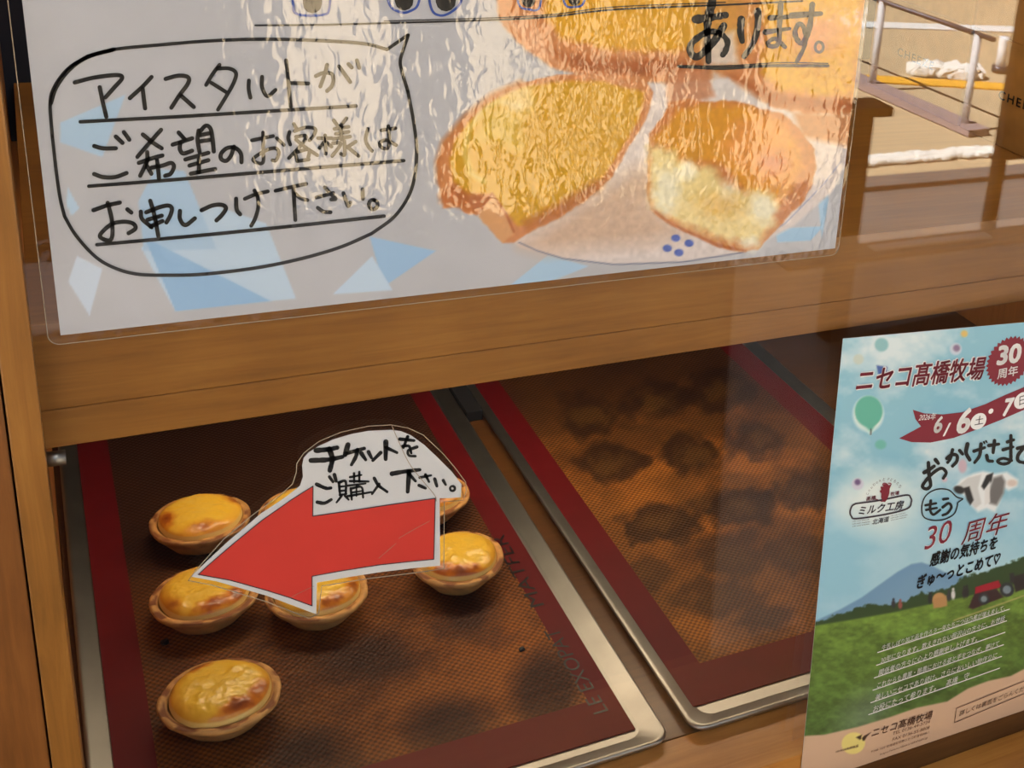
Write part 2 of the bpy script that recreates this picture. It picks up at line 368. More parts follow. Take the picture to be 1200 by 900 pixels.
tag(place('dark_floor_sheet', mesh('dark_floor_sheet', [(v[0], v[1], 0.0005) for v in _q] + [(v[0], v[1], 0.012) for v in _q], [(3, 2, 1, 0), (4, 5, 6, 7)] + [(k, (k + 1) % 4, 4 + (k + 1) % 4, 4 + k) for k in range(4)]), plain('dark floor sheet', (34, 32, 34), 0.8, noise=0.2, scale=40)), 'dark floor sheet added to keep reflections off the lower glass', 'floor sheet')  # dark sheet added to cut the floor's reflection in the lower glass
def mir(p): return np.array([p[0], 1.12 - p[1], p[2]])     # where a thing seen mirrored in the glass really stands
# porch doors facing the street, as the glass shows them
def jamb_x(px, y=3.62): return onY(px, 100, y)[0]
YD = 1.12 - 3.62
struct(box('door_1', (jamb_x(-500), jamb_x(338), YD - 0.04, YD, 0.0, 2.4), M['darkwood'], bev=0.004))
struct(box('door_2', (jamb_x(452), jamb_x(548), YD - 0.04, YD, 0.0, 2.4), M['darkwood'], bev=0.004))
struct(box('dark_panel', (jamb_x(800), jamb_x(885), YD - 0.04, YD, 0.0, 2.4), M['darkwood'], bev=0.004))  # added dark panel, lowers the reflection in the notice film
for k, (a, b) in enumerate(((612, 624), (655, 682), (712, 726), (738, 764))):
    struct(box('trim_%d' % (k + 1), (jamb_x(a), jamb_x(b), YD - 0.05, YD, 0.0, 2.4), M['darkwood'], bev=0.003))
YR = 1.12 - 3.14
xr = onZ(1157, 275, 0)[0]
struct(box('door_3', (xr, xr + 1.6, YR - 0.04, YR, Z(-1.19), 2.4), M['darkwood'], bev=0.004))
struct(box('trim_5', (xr, xr + 0.035, YR - 0.04, YR, 0.0, Z(-1.19)), M['darkwood']))

# ================================================================== THE DISPLAY CASE
YF = 0.552                                       # front of the frame
case = thing('display_case', 'wooden bakery display case with glass front and two shelves', 'display case', (0.3, 0.75, 0.0))
box('corner_post', (-0.0228, -0.0108, YF, 0.60, Z(-1.0), Z(0.45)), M['post'], case, 0.0007)
box('stile_board', (-0.20, -0.0236, YF + 0.001, 0.60, Z(-1.0), Z(0.45)), M['stile'], case, 0.0007)
box('side_panel', (-0.030, -0.0165, 0.60, 1.24, Z(-1.0), Z(0.45)), M['side'], case)
g = box('glass_pane', (-0.0112, 0.95, 0.560, 0.565, Z(-0.6175), Z(0.45)), M['glass'], case); g['label'] = 'clear front glass reflecting the street'
box('shelf_board', (-0.0115, 0.95, 0.568, 0.96, Z(-0.2935), Z(-0.253)), M['beam'], case, 0.0006)
box('lower_rail', (-0.0115, 0.95, 0.569, 0.594, Z(-0.3125), Z(-0.2940)), M['beam'], case, 0.0008)
pin = place('shelf_pin', tubem('shelf_pin', [(-0.0118, 0.573, Z(-0.3198)), (-0.0036, 0.573, Z(-0.3200))], 0.0034, 18), M['steel'], case)
box('deck_edge', (-0.0165, 0.95, 0.5535, 0.5995, Z(-0.640), Z(-0.6172)), M['rail'], case, 0.0006)  # front of the deck, paler wood imitates the warm lamplight on it
box('deck_inner_shaded', (-0.0165, 0.95, 0.600, 1.24, Z(-0.640), Z(-0.617)), M['deck'], case, 0.0006)  # rest of the deck, darker wood imitates shade beside the tray rims
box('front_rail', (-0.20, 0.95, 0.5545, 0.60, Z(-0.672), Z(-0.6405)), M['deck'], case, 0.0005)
box('counter_ledge', (-0.30, 1.10, 0.40, 0.5545, Z(-0.700), Z(-0.6695)), M['rail'], case, 0.0012)
box('base_cabinet', (-0.20, 0.97, 0.545, 1.25, 0.0, Z(-0.7005)), M['side'], case)
box('back_panel', (-0.03, 0.97, 1.24, 1.26, Z(-0.70), Z(0.45)), M['dark'], case)
box('upper_back', (-0.0165, 0.95, 0.962, 0.975, Z(-0.2935), Z(0.45)), M['navy'], case)
box('shelf_reflector', (-0.011, 0.95, 0.596, 0.955, Z(-0.2945), Z(-0.2937)), M['reflector'], case)  # unseen pale board added so the steel trays reflect lighter
box('spacer_block', (0.3208, 0.3362, 1.052, 1.20, Z(-0.6168), Z(-0.606)), M['dark'], case, 0.001)
box('end_panel', (0.951, 0.975, 0.545, 1.24, Z(-0.70), Z(0.45)), M['side'], case)
box('case_roof', (-0.20, 0.975, 0.545, 1.26, Z(0.45), Z(0.48)), M['side'], case)

# ================================================================== BAKING TRAYS AND MATS
def rrect(x0, x1, y0, y1, r, n=7):
    P = []
    for cx, cy, a0 in ((x1 - r, y1 - r, 0), (x0 + r, y1 - r, 90), (x0 + r, y0 + r, 180), (x1 - r, y0 + r, 270)):
        for k in range(n + 1):
            a = math.radians(a0 + 90 * k / n); P.append((cx + r * math.cos(a), cy + r * math.sin(a)))
    return P
def tray(x0, x1, y0, y1, label):
    t = thing('baking_tray', label, 'baking tray', ((x0 + x1) / 2, y0, Z(-0.617)), 'steel baking trays on the lower deck')
    prof = [(0.0040, -0.6168), (0.0004, -0.6125), (0.0, -0.6108), (0.0005, -0.6099), (0.0018, -0.6096), (0.0034, -0.6100), (0.0124, -0.6132), (0.0138, -0.6138)]
    V = []; Fc = []; n = None
    for ins, z in prof:
        R_ = rrect(x0 + ins, x1 - ins, y0 + ins, y1 - ins, 0.011); n = len(R_); V += [(a, b, Z(z)) for a, b in R_]
    for i in range(len(prof) - 1):
        for k in range(n): Fc.append((i * n + k, i * n + (k + 1) % n, (i + 1) * n + (k + 1) % n, (i + 1) * n + k))
    rim = mesh('rim', V, Fc, True); place('rim', rim, M['steel'], t)
    R_ = rrect(x0 + .0138, x1 - .0138, y0 + .0138, y1 - .0138, 0.009)
    bottom = mesh('bottom', [(a, b, Z(-0.6137)) for a, b in R_] + [(a, b, Z(-0.6145)) for a, b in R_], [tuple(range(len(R_))), tuple(range(2 * len(R_) - 1, len(R_) - 1, -1))] + [(k, k + len(R_), (k + 1) % len(R_) + len(R_), (k + 1) % len(R_)) for k in range(len(R_))])
    place('bottom', bottom, M['steel'], t); return t
tray(-0.0120, 0.3204, 0.5935, 1.21, 'steel baking tray holding the cheese tarts, left of the two trays')
tray(0.3366, 0.6634, 0.5935, 1.21, 'steel baking tray without tarts, right of the two trays')

def weave_mat(name, rough):
    m, nt, b = mat_base(name); N = nt.nodes; L = nt.links
    a = N.new('ShaderNodeAttribute'); a.attribute_name = 'paint'
    tc = N.new('ShaderNodeTexCoord'); sx = N.new('ShaderNodeSeparateXYZ'); L.new(tc.outputs['Object'], sx.inputs[0])
    def wv(src, f):
        mu = N.new('ShaderNodeMath'); mu.operation = 'MULTIPLY'; mu.inputs[1].default_value = f; L.new(src, mu.inputs[0])
        si = N.new('ShaderNodeMath'); si.operation = 'SINE'; L.new(mu.outputs[0], si.inputs[0]); return si.outputs[0]
    ad = N.new('ShaderNodeMath'); ad.operation = 'MULTIPLY'
    L.new(wv(sx.outputs['X'], math.pi / 0.0024), ad.inputs[0]); L.new(wv(sx.outputs['Y'], math.pi / 0.0024), ad.inputs[1])
    mr = N.new('ShaderNodeMapRange'); mr.inputs['From Min'].default_value = -0.5; mr.inputs['From Max'].default_value = 0.5; mr.inputs['To Min'].default_value = 0.52; mr.inputs['To Max'].default_value = 1.30
    L.new(ad.outputs[0], mr.inputs['Value'])
    vm = N.new('ShaderNodeVectorMath'); vm.operation = 'SCALE'; L.new(a.outputs['Color'], vm.inputs[0]); L.new(mr.outputs[0], vm.inputs['Scale'])
    L.new(vm.outputs[0], b.inputs['Base Color'])
    bp = N.new('ShaderNodeBump'); bp.inputs['Strength'].default_value = 0.5; bp.inputs['Distance'].default_value = 0.0004; L.new(ad.outputs[0], bp.inputs['Height']); L.new(bp.outputs['Normal'], b.inputs['Normal'])
    b.inputs['Roughness'].default_value = rough; b.inputs['Specular IOR Level'].default_value = 0.22; return m
M['weave'] = weave_mat('woven glass mesh', 0.5)
M['border'] = plain('dark red silicone border', (96, 10, 16), 0.55, noise=0.08, scale=40, bump=0.35)
M['border'].node_tree.nodes['Principled BSDF'].inputs['Specular IOR Level'].default_value = 0.25
ZM = Z(-0.6126)
def silicone_mat(x0, x1, y0, y1, mx0, mx1, my0, my1, label, spots_shade, base, seed):
    t = thing('silicone_mat', label, 'baking mat', ((x0 + x1) / 2, y0, Z(-0.6136)), 'woven baking mats in the trays')
    o4 = [(x0, y0), (x1, y0), (x1, y1), (x0, y1)]; i4 = [(mx0, my0), (mx1, my0), (mx1, my1), (mx0, my1)]
    V = [(a, b, ZM) for a, b in o4] + [(a, b, ZM) for a, b in i4] + [(a, b, ZM - 0.001) for a, b in o4]
    Fc = [(k, (k + 1) % 4, 4 + (k + 1) % 4, 4 + k) for k in range(4)] + [(k, 8 + k, 8 + (k + 1) % 4, (k + 1) % 4) for k in range(4)] + [(8, 11, 10, 9)]
    place('border', mesh('border', V, Fc), M['border'], t)
    xs = np.arange(mx0, mx1 + 1e-6, 0.0015); ys = np.arange(my0, my1 + 1e-6, 0.0015); xs[-1] = mx1; ys[-1] = my1
    X, Y = np.meshgrid(xs, ys); G = np.stack([X, Y, np.full_like(X, ZM)], -1); q = proj(G)
    p = Paint(q[..., 0], q[..., 1], base); base(p) if callable(base) else None
    set_paint_cols = None
    spots_shade(p, X, Y); me = grid_mesh('mesh_centre', G); set_paint(me, p.c); place('mesh_centre', me, M['weave'], t); return t
def spots_shade_left(p, X, Y):
    p.grain(0.5, 60, 5)
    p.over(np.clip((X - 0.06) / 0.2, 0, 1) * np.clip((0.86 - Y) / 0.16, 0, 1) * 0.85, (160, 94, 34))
    n = fbm(X * 45, Y * 45, 11, 4); p.over(np.clip((n - 0.5) * 3, 0, 1) * 0.55, (56, 24, 10))
    p.over(np.clip((Y - 0.84) / 0.1, 0, 1) * 0.75, (44, 26, 20))  # far end darkened in the colour for the dim light there
    for x, y, rx, ry in ((640, 806, 42, 42), (526, 853, 46, 32), (361, 884, 45, 28), (548, 716, 36, 30), (430, 770, 60, 30), (700, 640, 30, 30)):
        p.ell(x, y, rx, ry, (42, 18, 10), soft=14, op=0.75, wob=7, ws=22, seed=int(x))
def spots_shade_right(p, X, Y):
    p.grain(0.55, 50, 9)
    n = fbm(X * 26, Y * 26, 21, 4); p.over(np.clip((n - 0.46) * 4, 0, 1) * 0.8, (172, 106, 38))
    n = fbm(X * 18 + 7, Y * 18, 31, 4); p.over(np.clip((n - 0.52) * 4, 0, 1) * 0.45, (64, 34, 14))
    p.over(np.clip((Y - 0.93) / 0.14, 0, 1) * 0.7, (58, 34, 20))  # far-end dimness painted here and in the next line
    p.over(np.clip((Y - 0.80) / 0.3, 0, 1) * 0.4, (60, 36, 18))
    rng = [(772, 612, 44, 24), (717, 543, 40, 24), (814, 533, 36, 24), (894, 513, 30, 18), (772, 469, 36, 20), (846, 457, 40, 24), (694, 487, 44, 24), (867, 594, 40, 24), (939, 574, 36, 22), (856, 650, 42, 24), (844, 700, 40, 22), (935, 650, 34, 26), (760, 672, 30, 16), (905, 722, 30, 16), (820, 590, 26, 14), (920, 470, 26, 14)]
    for i, (x, y, rx, ry) in enumerate(rng):
        op = 0.85 if i < 9 else 0.5
        p.ell(x, y, rx, ry, (40, 22, 10), soft=5, op=op * .85, wob=15, ws=20, seed=i)
        p.ell(x - 2, y + 1, rx * 0.5, ry * 0.45, (112, 78, 34), soft=5, op=op * 0.6, wob=9, ws=10, seed=i + 40)
matL = silicone_mat(0.0022, 0.3035, 0.614, 1.190, 0.0252, 0.2845, 0.650, 1.155, 'brown mesh baking mat with dark red printed border under the tarts', spots_shade_left, (104, 60, 22), 1)
matR = silicone_mat(0.3478, 0.6480, 0.618, 1.190, 0.3715, 0.6200, 0.6560, 1.155, 'empty brown mesh baking mat with round dark bake stains', spots_shade_right, (122, 76, 28), 2)
def mat_text(body, a, b, name='border_print'):
    A, B = onZ(*a, ZM), onZ(*b, ZM); V, Fc = glyphs(body, 0.0); x0, x1 = V[:, 0].min(), V[:, 0].max()
    e = (B - A) / np.linalg.norm(B - A); n = np.array([-e[1], e[0], 0]); k = np.linalg.norm(B - A) / (x1 - x0); h = 0.0105 / V[:, 1].max()
    P = A + ((V[:, 0] - x0) * k)[:, None] * e + (V[:, 1] * h)[:, None] * n; P[:, 2] = ZM + 0.0003
    place(name, mesh(name, P, Fc), M['mat_ink'], matL)
mat_text('LE EXOPAT', (713, 833), (653, 736)); mat_text('MATFER', (638, 709), (590, 626))

# ================================================================== CHEESE TARTS
M['crust'] = attr_mat('baked crust', 0.62, 0.0, 900, 0.35, 0.0005)
M['filling'] = attr_mat('baked cheese filling', 0.33, 0.15, 160, 0.25, 0.0006)
def tart(x, y, r, seed, label, browns):
    rng = random.Random(seed); s = r / 0.0348; t = thing('cheese_tart', label, 'tart', (x, y, ZM + 0.0003), 'baked cheese tarts on the left mat')
    prof = [(0.0, 0.0), (0.0190, 0.0), (0.0206, 0.0008), (0.0232, 0.0040), (0.0284, 0.0105), (0.0324, 0.0147), (0.0343, 0.0172), (0.0349, 0.0187), (0.0346, 0.0200), (0.0336, 0.0207), (0.0322, 0.0208), (0.0307, 0.0205), (0.0294, 0.0200), (0.0288, 0.0150)]
    NA = 144; V = []; C = []; Fc = []; pits = 26; ph = rng.random() * 6
    for i, (pr, pz) in enumerate(prof):
        for k in range(NA):
            a = 2 * math.pi * k / NA; w = 0.0006 * (math.sin(2 * a + ph) + 0.6 * math.sin(3 * a + 2 * ph) + 0.3 * math.sin(7 * a))
            pit = min(1.0, max(0.0, (vnoise(np.array([(a * pits / 6.2832 * 1.25)]), np.array([i * 0.45 + seed]), seed)[0] - 0.46) * 5))
            top = 1.0 if 8 <= i <= 11 else (0.25 if i in (5, 6, 7) else 0)
            rr = pr + (w if pr > 0.02 else 0) - (0.0004 * pit if 5 <= i <= 8 else 0); z = pz - 0.0009 * pit * (1 if 9 <= i <= 11 else 0)
            V.append((rr * s * math.cos(a), rr * s * math.sin(a), z * s))
            nz = fbm(np.array([math.cos(a) * 6 + i * .7]), np.array([math.sin(a) * 6 + seed]), seed, 3)[0]
            c = np.array((206, 156, 90)) * (0.84 + 0.32 * nz); c = c * (1 - top * pit * 0.75) + np.array((110, 54, 22)) * top * pit * 0.75
            if i in (3, 4): c = c * 1.02 + np.array((12, 14, 10))
            C.append(c)
    for i in range(len(prof) - 1):
        for k in range(NA): Fc.append((i * NA + k, i * NA + (k + 1) % NA, (i + 1) * NA + (k + 1) % NA, (i + 1) * NA + k))
    me = mesh('crust', V, Fc, True); set_paint(me, np.array(C)); o = place('crust', me, M['crust'], t); o.location = (0, 0, 0)
    # filling
    NR = 34; RF = 0.0293; V = []; C = []; Fc = []; R_ = np.linspace(0, 1, NR) ** 0.72
    A = np.linspace(0, 2 * math.pi, NA, endpoint=False); rr, aa = np.meshgrid(R_, A, indexing='ij')
    px, py = rr * np.cos(aa), rr * np.sin(aa)
    lump = fbm(px * 2.2 + seed * 3.1, py * 2.2, seed, 4) - 0.5; fine = fbm(px * 9 + seed, py * 9, seed + 5, 3) - 0.5
    edge = 1 + 0.018 * np.sin(3 * aa + ph) + 0.012 * np.sin(5 * aa)
    hz = 0.0200 + 0.0070 * np.sqrt(np.clip(1 - rr ** 6, 0, 1)) + 0.0020 * (1 - rr ** 2) + (0.0030 * lump + 0.0009 * fine) * (1 - rr ** 6)
    hz = np.where(rr > 0.99, hz - 0.0010, hz)
    V = np.stack([px * RF * edge * s, py * RF * edge * s, hz * s], -1)
    c = np.zeros(rr.shape + (3,)); c[...] = (250, 204, 66)
    def mixc(m, col):
        nonlocal c; m = np.clip(m, 0, 1)[..., None]; c = c * (1 - m) + np.array(col, float) * m
    mixc((fbm(px * 3 + 9, py * 3 + seed, seed + 2, 4) - 0.45) * 1.6, (250, 212, 92))
    mixc((rr - 0.70) / 0.26 * (0.42 + 0.9 * lump), (222, 144, 40))
    for ang, rad, wd, op in browns:
        bx, by = rad * math.cos(math.radians(ang)), rad * math.sin(math.radians(ang)); a = math.radians(ang)
        u = (px - bx) * math.cos(a) + (py - by) * math.sin(a); v = -(px - bx) * math.sin(a) + (py - by) * math.cos(a)
        d = np.sqrt((u / 0.22) ** 2 + (v / wd) ** 2) + (fbm(px * 5 + ang, py * 5, seed + 3, 4) - 0.5) * 1.1
        mixc((1.25 - d) * 1.2 * op, (204, 112, 28)); mixc((0.62 - d) * 1.3 * op, (120, 52, 18))
    mixc((rr - 0.968) / 0.012, (246, 214, 130))
    for i in range(NR - 1):
        for k in range(NA): Fc.append((i * NA + k, (i + 1) * NA + k, (i + 1) * NA + (k + 1) % NA, i * NA + (k + 1) % NA))
    me = mesh('filling', V.reshape(-1, 3), Fc, True); set_paint(me, c); o = place('filling', me, M['filling'], t); o.location = (0, 0, 0)
    return t
tart(0.0781, 0.9330, 0.0352, 3, 'cheese tart behind the tip of the red arrow, farthest in the left column', ((185, .80, .35, .9), (268, .78, .5, .6), (20, .9, .3, .5)))
tart(0.0692, 0.8352, 0.0348, 4, 'cheese tart partly under the tip of the red arrow, between two others', ((285, .80, .55, .95), (320, .84, .3, .9), (210, .85, .3, .5)))
tart(0.0649, 0.7249, 0.0356, 7, 'whole uncovered cheese tart nearest the front of the tray', ((292, .80, .62, 1.0), (335, .85, .35, .8), (110, .92, .3, .9)))
tart(0.1405, 0.8103, 0.0345, 11, 'cheese tart half hidden under the notch below the red arrow', ((290, .82, .5, .9), (340, .85, .4, .6)))
tart(0.2430, 0.8134, 0.0345, 15, 'cheese tart beside the dark printed letters on the mat border', ((262, .84, .6, 1.0), (225, .85, .35, .8), (180, .95, .3, .6)))
tart(0.2440, 0.9080, 0.0345, 19, 'cheese tart showing only a brown edge below the right end of the arrow notice', ((280, .82, .5, .8),))
tart(0.1520, 0.9180, 0.0345, 23, 'cheese tart hidden behind the upper white part of the arrow notice', ((280, .82, .5, .8),))
def crumb(name, px, label, seed, r):
    rng = random.Random(seed); bm = bmesh.new(); bmesh.ops.create_icosphere(bm, subdivisions=2, radius=r)
    for v in bm.verts: v.co *= 0.75 + 0.5 * rng.random(); v.co.z *= 0.55
    p = onZ(*px, ZM); bmesh.ops.translate(bm, vec=(p[0], p[1], ZM + r * 0.42), verts=bm.verts)
    me = bpy.data.meshes.new(name); bm.to_mesh(me); bm.free(); tag(place(name, me, M['ink']), label, 'crumb', 'burnt crumbs on the left mat')
crumb('burnt_crumb', (611, 762), 'small black burnt crumb on the mat near the printed border', 1, 0.0022)
crumb('burnt_crumb', (193, 754), 'small black burnt crumb between the two front tarts of the left column', 2, 0.0028)

# ================================================================== LAMINATED TART NOTICE
YP = 0.5590
pBL, pTL, pBR, pTR = onY(71, 393, YP), onY(25.8, 0, YP), onY(978.6, 291, YP), onY(1011, 0, YP)
up = (pTL - pBL) / np.linalg.norm(pTL - pBL)
HP = 0.30
S1 = Sheet(pBL, pBR, pBL + up * HP, pBR + up * HP)
notice = thing('tart_notice', 'large laminated handwritten notice with photo of cut tarts on upper glass', 'notice', tuple(S1.P(S1.W / 2, 0)))
NU = int(S1.W / 0.0007); vs = np.concatenate([np.arange(0, 0.165, 0.0007), np.linspace(0.167, S1.H, 26)])
U, Vv = np.meshgrid(np.linspace(0, S1.W, NU), vs); G = S1.P(U, Vv); q = proj(G); x, y = q[..., 0], q[..., 1]
p = Paint(x, y, (182, 184, 192))
p.grain(0.05, 40, 2)
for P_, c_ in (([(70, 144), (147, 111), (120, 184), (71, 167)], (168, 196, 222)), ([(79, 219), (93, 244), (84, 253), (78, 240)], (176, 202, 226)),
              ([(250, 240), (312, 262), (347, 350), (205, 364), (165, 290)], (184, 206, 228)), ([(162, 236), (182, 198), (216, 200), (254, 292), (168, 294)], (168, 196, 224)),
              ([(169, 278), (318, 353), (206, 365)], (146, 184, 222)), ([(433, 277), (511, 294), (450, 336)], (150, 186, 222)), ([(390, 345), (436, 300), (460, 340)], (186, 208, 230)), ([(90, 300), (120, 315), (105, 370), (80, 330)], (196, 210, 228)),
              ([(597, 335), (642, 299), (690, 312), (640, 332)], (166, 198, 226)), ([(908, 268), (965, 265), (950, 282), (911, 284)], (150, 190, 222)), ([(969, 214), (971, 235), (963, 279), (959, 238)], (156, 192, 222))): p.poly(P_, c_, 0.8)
# plate
plate = [(575, 262), (610, 290), (660, 303), (720, 310), (800, 307), (870, 296), (930, 265), (975, 225), (1012, 150), (1015, 90), (880, 90), (740, 100), (600, 200)]
p.poly(plate, (214, 204, 202), 2.0)
p.poly([(610, 288), (680, 240), (740, 200), (772, 190), (768, 240), (800, 275), (760, 285), (690, 290), (640, 296)], (196, 166, 142), 14, 0.85)
p.line([(608, 284), (630, 294), (660, 303), (720, 310), (800, 307), (870, 296)], 1.3, (92, 100, 130))
p.line([(870, 290), (920, 262), (965, 216), (985, 190)], 1.4, (130, 140, 180), op=.7)
for cx, cy in ((792, 279), (807.5, 285), (782, 291), (795.5, 296)): p.ell(cx, cy, 5.4, 4.3, (76, 98, 178), soft=.7)
# top tart
yl, yd, cr, crd = (214, 160, 30), (186, 116, 26), (200, 134, 84), (158, 84, 38)
p.poly([(575, -60), (584, 22), (604, 48), (645, 78), (700, 94), (780, 98), (850, 92), (872, 60), (880, -60)], cr, 2, wob=2)
p.poly([(640, -60), (640, 20), (660, 45), (720, 58), (790, 60), (836, 40), (850, -60)], yl, 5, wob=4)
p.poly([(636, 56), (700, 68), (800, 70), (846, 60), (840, 80), (760, 90), (680, 84)], crd, 6, .75, wob=4)
p.poly([(590, 20), (615, 18), (640, 50), (650, 72), (620, 60)], (214, 160, 124), 5, .8, wob=4)
# right upper tart
p.poly([(846, 84), (866, 104), (905, 126), (950, 134), (1006, 134), (1014, 60), (1016, -60), (800, -60), (830, 40)], cr, 2, wob=3)
p.poly([(880, -60), (900, 40), (892, 85), (915, 104), (960, 112), (1000, 110), (1008, 30), (1010, -60)], yl, 6, wob=5)
p.ell(960, 40, 34, 26, (216, 150, 120), soft=14, op=.8, wob=8); p.ell(840, 20, 40, 50, (206, 156, 66), soft=18, op=.7, wob=10)
p.poly([(850, 88), (905, 124), (1006, 132), (1006, 120), (910, 110), (862, 86)], crd, 4, .6, wob=3)
p.poly([(930, 132), (1005, 134), (996, 172), (940, 160)], (196, 132, 82), 4, .9)
p.poly([(822, 40), (860, 38), (866, 76), (828, 78)], (214, 210, 210), 5, .8, wob=3); p.poly([(836, 84), (870, 100), (895, 122), (850, 118), (830, 104)], (210, 206, 206), 4, .8, wob=3)
p.poly([(778, 86), (830, 80), (836, 112), (806, 126), (786, 124)], (188, 128, 92), 4, .85, wob=4)
# left cut tart
cs = lambda L, ox, oy, s: [(ox + a / s, oy + b / s) for a, b in L]
p.poly(cs([(430, 68), (300, 125), (180, 220), (80, 340), (46, 430), (52, 520), (68, 600), (78, 645), (150, 640), (190, 672), (240, 672), (300, 745), (350, 802), (400, 802), (445, 772), (480, 744), (600, 692), (760, 582), (850, 500), (905, 400), (1005, 240), (1040, 110), (1000, 40), (800, 30), (600, 30)], 500, 80, 3.914), cr, 1.2, wob=1.5)
p.poly(cs([(430, 90), (280, 165), (190, 250), (125, 340), (105, 420), (125, 520), (180, 575), (290, 575), (350, 640), (420, 720), (470, 715), (600, 640), (800, 515), (875, 400), (975, 230), (1000, 110), (800, 60), (600, 62)], 500, 80, 3.914), (206, 158, 34), 2.5, wob=2)
p.poly(cs([(270, 180), (430, 200), (440, 390), (330, 340), (230, 330)], 500, 80, 3.914), (206, 178, 84), 8, .7, wob=5)
p.line(cs([(430, 175), (330, 150), (250, 190), (190, 290), (175, 390), (200, 480), (262, 520)], 500, 80, 3.914), 5, (220, 204, 140), soft=3, op=.75)
p.poly(cs([(380, 90), (480, 80), (500, 180), (430, 210), (360, 200), (350, 140)], 500, 80, 3.914), (226, 204, 160), 6, .7, wob=4)
p.poly(cs([(235, 680), (300, 575), (350, 640), (400, 760), (350, 802), (300, 745)], 500, 80, 3.914), (208, 156, 106), 1.5, wob=1.5)
p.line(cs([(240, 660), (300, 575), (360, 660), (400, 750)], 500, 80, 3.914), 2.2, (160, 84, 40), soft=1.2, op=.8)
p.poly(cs([(60, 580), (110, 520), (200, 580), (280, 590), (230, 670), (150, 640), (75, 640)], 500, 80, 3.914), (178, 102, 48), 4, .8, wob=4)
p.line(cs([(430, 68), (300, 125), (180, 220), (80, 340), (52, 430), (60, 520)], 500, 80, 3.914), 8, (186, 118, 66), soft=3, op=.7)
p.poly(cs([(760, 520), (850, 480), (800, 560), (600, 690), (460, 745), (440, 700), (600, 620)], 500, 80, 3.914), (172, 104, 46), 4, .7, wob=3)
# right cut tart
R2 = lambda L: cs(L, 720, 80, 3.914)
p.poly(R2([(250, 160), (330, 140), (420, 155), (560, 148), (650, 180), (770, 205), (855, 285), (915, 370), (925, 450), (905, 545), (855, 625), (775, 700), (720, 765), (660, 832), (600, 842), (480, 822), (380, 772), (240, 712), (165, 650), (150, 560), (155, 400), (165, 300), (220, 220)]), (196, 126, 70), 1.2, wob=2)
p.poly(R2([(300, 190), (420, 170), (560, 168), (660, 200), (760, 260), (830, 340), (850, 450), (800, 560), (720, 640), (600, 560), (500, 430), (350, 420), (180, 330)]), (212, 150, 40), 5, wob=5)
p.poly(R2([(560, 240), (680, 200), (790, 260), (850, 380), (840, 500), (770, 560), (650, 540), (560, 450), (480, 360)]), (224, 152, 84), 9, .8, wob=7)
p.poly(R2([(160, 360), (280, 380), (300, 420), (470, 470), (520, 560), (640, 560), (740, 620), (730, 720), (650, 810), (470, 780), (260, 690), (170, 640)]), (226, 206, 146), 6, wob=5)
for e in ((240, 560, 60, 110), (330, 470, 40, 40), (520, 580, 40, 60), (680, 640, 60, 70), (620, 800, 40, 30)): p.ell(720 + e[0] / 3.914, 80 + e[1] / 3.914, e[2] / 3.914, e[3] / 3.914, (228, 226, 208), soft=6, op=.8, wob=6, ws=6)
p.poly(R2([(300, 190), (420, 190), (460, 400), (300, 420)]), (206, 146, 40), 6, .6, wob=4); p.ell(845, 240, 26, 14, (216, 172, 84), soft=8, op=.7, wob=6, ws=6); p.ell(905, 190, 16, 12, (206, 130, 110), soft=8, op=.7, wob=5)
p.line(R2([(190, 660), (260, 715), (380, 770), (480, 815), (600, 838)]), 3, (166, 92, 44), soft=1.5, op=.8)
p.c = np.clip((p.c - 150) * 1.05 + 148, 0, 255) * np.where((x > 505) & (p.c[..., 0] - p.c[..., 2] > 14), 1.0, 0)[..., None] + p.c * np.where((x > 505) & (p.c[..., 0] - p.c[..., 2] > 14), 0, 1.0)[..., None]
inside = np.clip(-sdf_poly(x, y, plate) / 6, 0, 1) + (y < 100) * (x > 590)
tex = (fbm(x / 5, y / 5, 77, 4) - 0.5); p.c = p.c * (1 + (np.clip(inside, 0, 1) * 0.16 * tex)[..., None])
M['print'] = attr_mat('printed paper', 0.5)
me = grid_mesh('paper', G); set_paint(me, p.c); pap = place('paper', me, M['print'], notice)
bkt = boxm('paper_back', 0, 1, 0, 1, 0, 1)
INK1 = 0.0003
A_, B_, C_, D_, E_, F_, G_ = (80, 60, 6.667), (230, 60, 5.714), (100, 140, 6.316), (280, 130, 6.0), (100, 220, 6.316), (280, 205, 6.667), (780, 0, 6.0)
line1 = crop(*A_, [[(50, 243), (200, 205), (380, 185), (420, 210), (360, 280), (290, 360)], [(245, 280), (270, 400), (297, 510)], [(650, 200), (580, 275), (480, 365)], [(580, 290), (590, 370), (600, 445)],
    [(760, 215), (860, 190), (935, 202), (935, 250), (870, 340), (805, 440)], [(880, 345), (980, 435)]], 5.0)
line1 += crop(*B_, [[(155, 90), (110, 150), (65, 225)], [(140, 115), (220, 115), (265, 145), (250, 210), (200, 300), (145, 390)], [(100, 210), (195, 270)], [(352, 195), (350, 250), (362, 310)], [(440, 170), (440, 240), (475, 300), (530, 258)],
    [(600, 60), (612, 160), (622, 280), (632, 370)], [(625, 212), (750, 215)], [(800, 165), (850, 145), (905, 150), (918, 190), (905, 235), (875, 265)], [(875, 90), (860, 150), (830, 235)], [(955, 100), (1030, 205)], [(1018, 85), (1040, 108)], [(1075, 60), (1090, 110)]], 4.6)
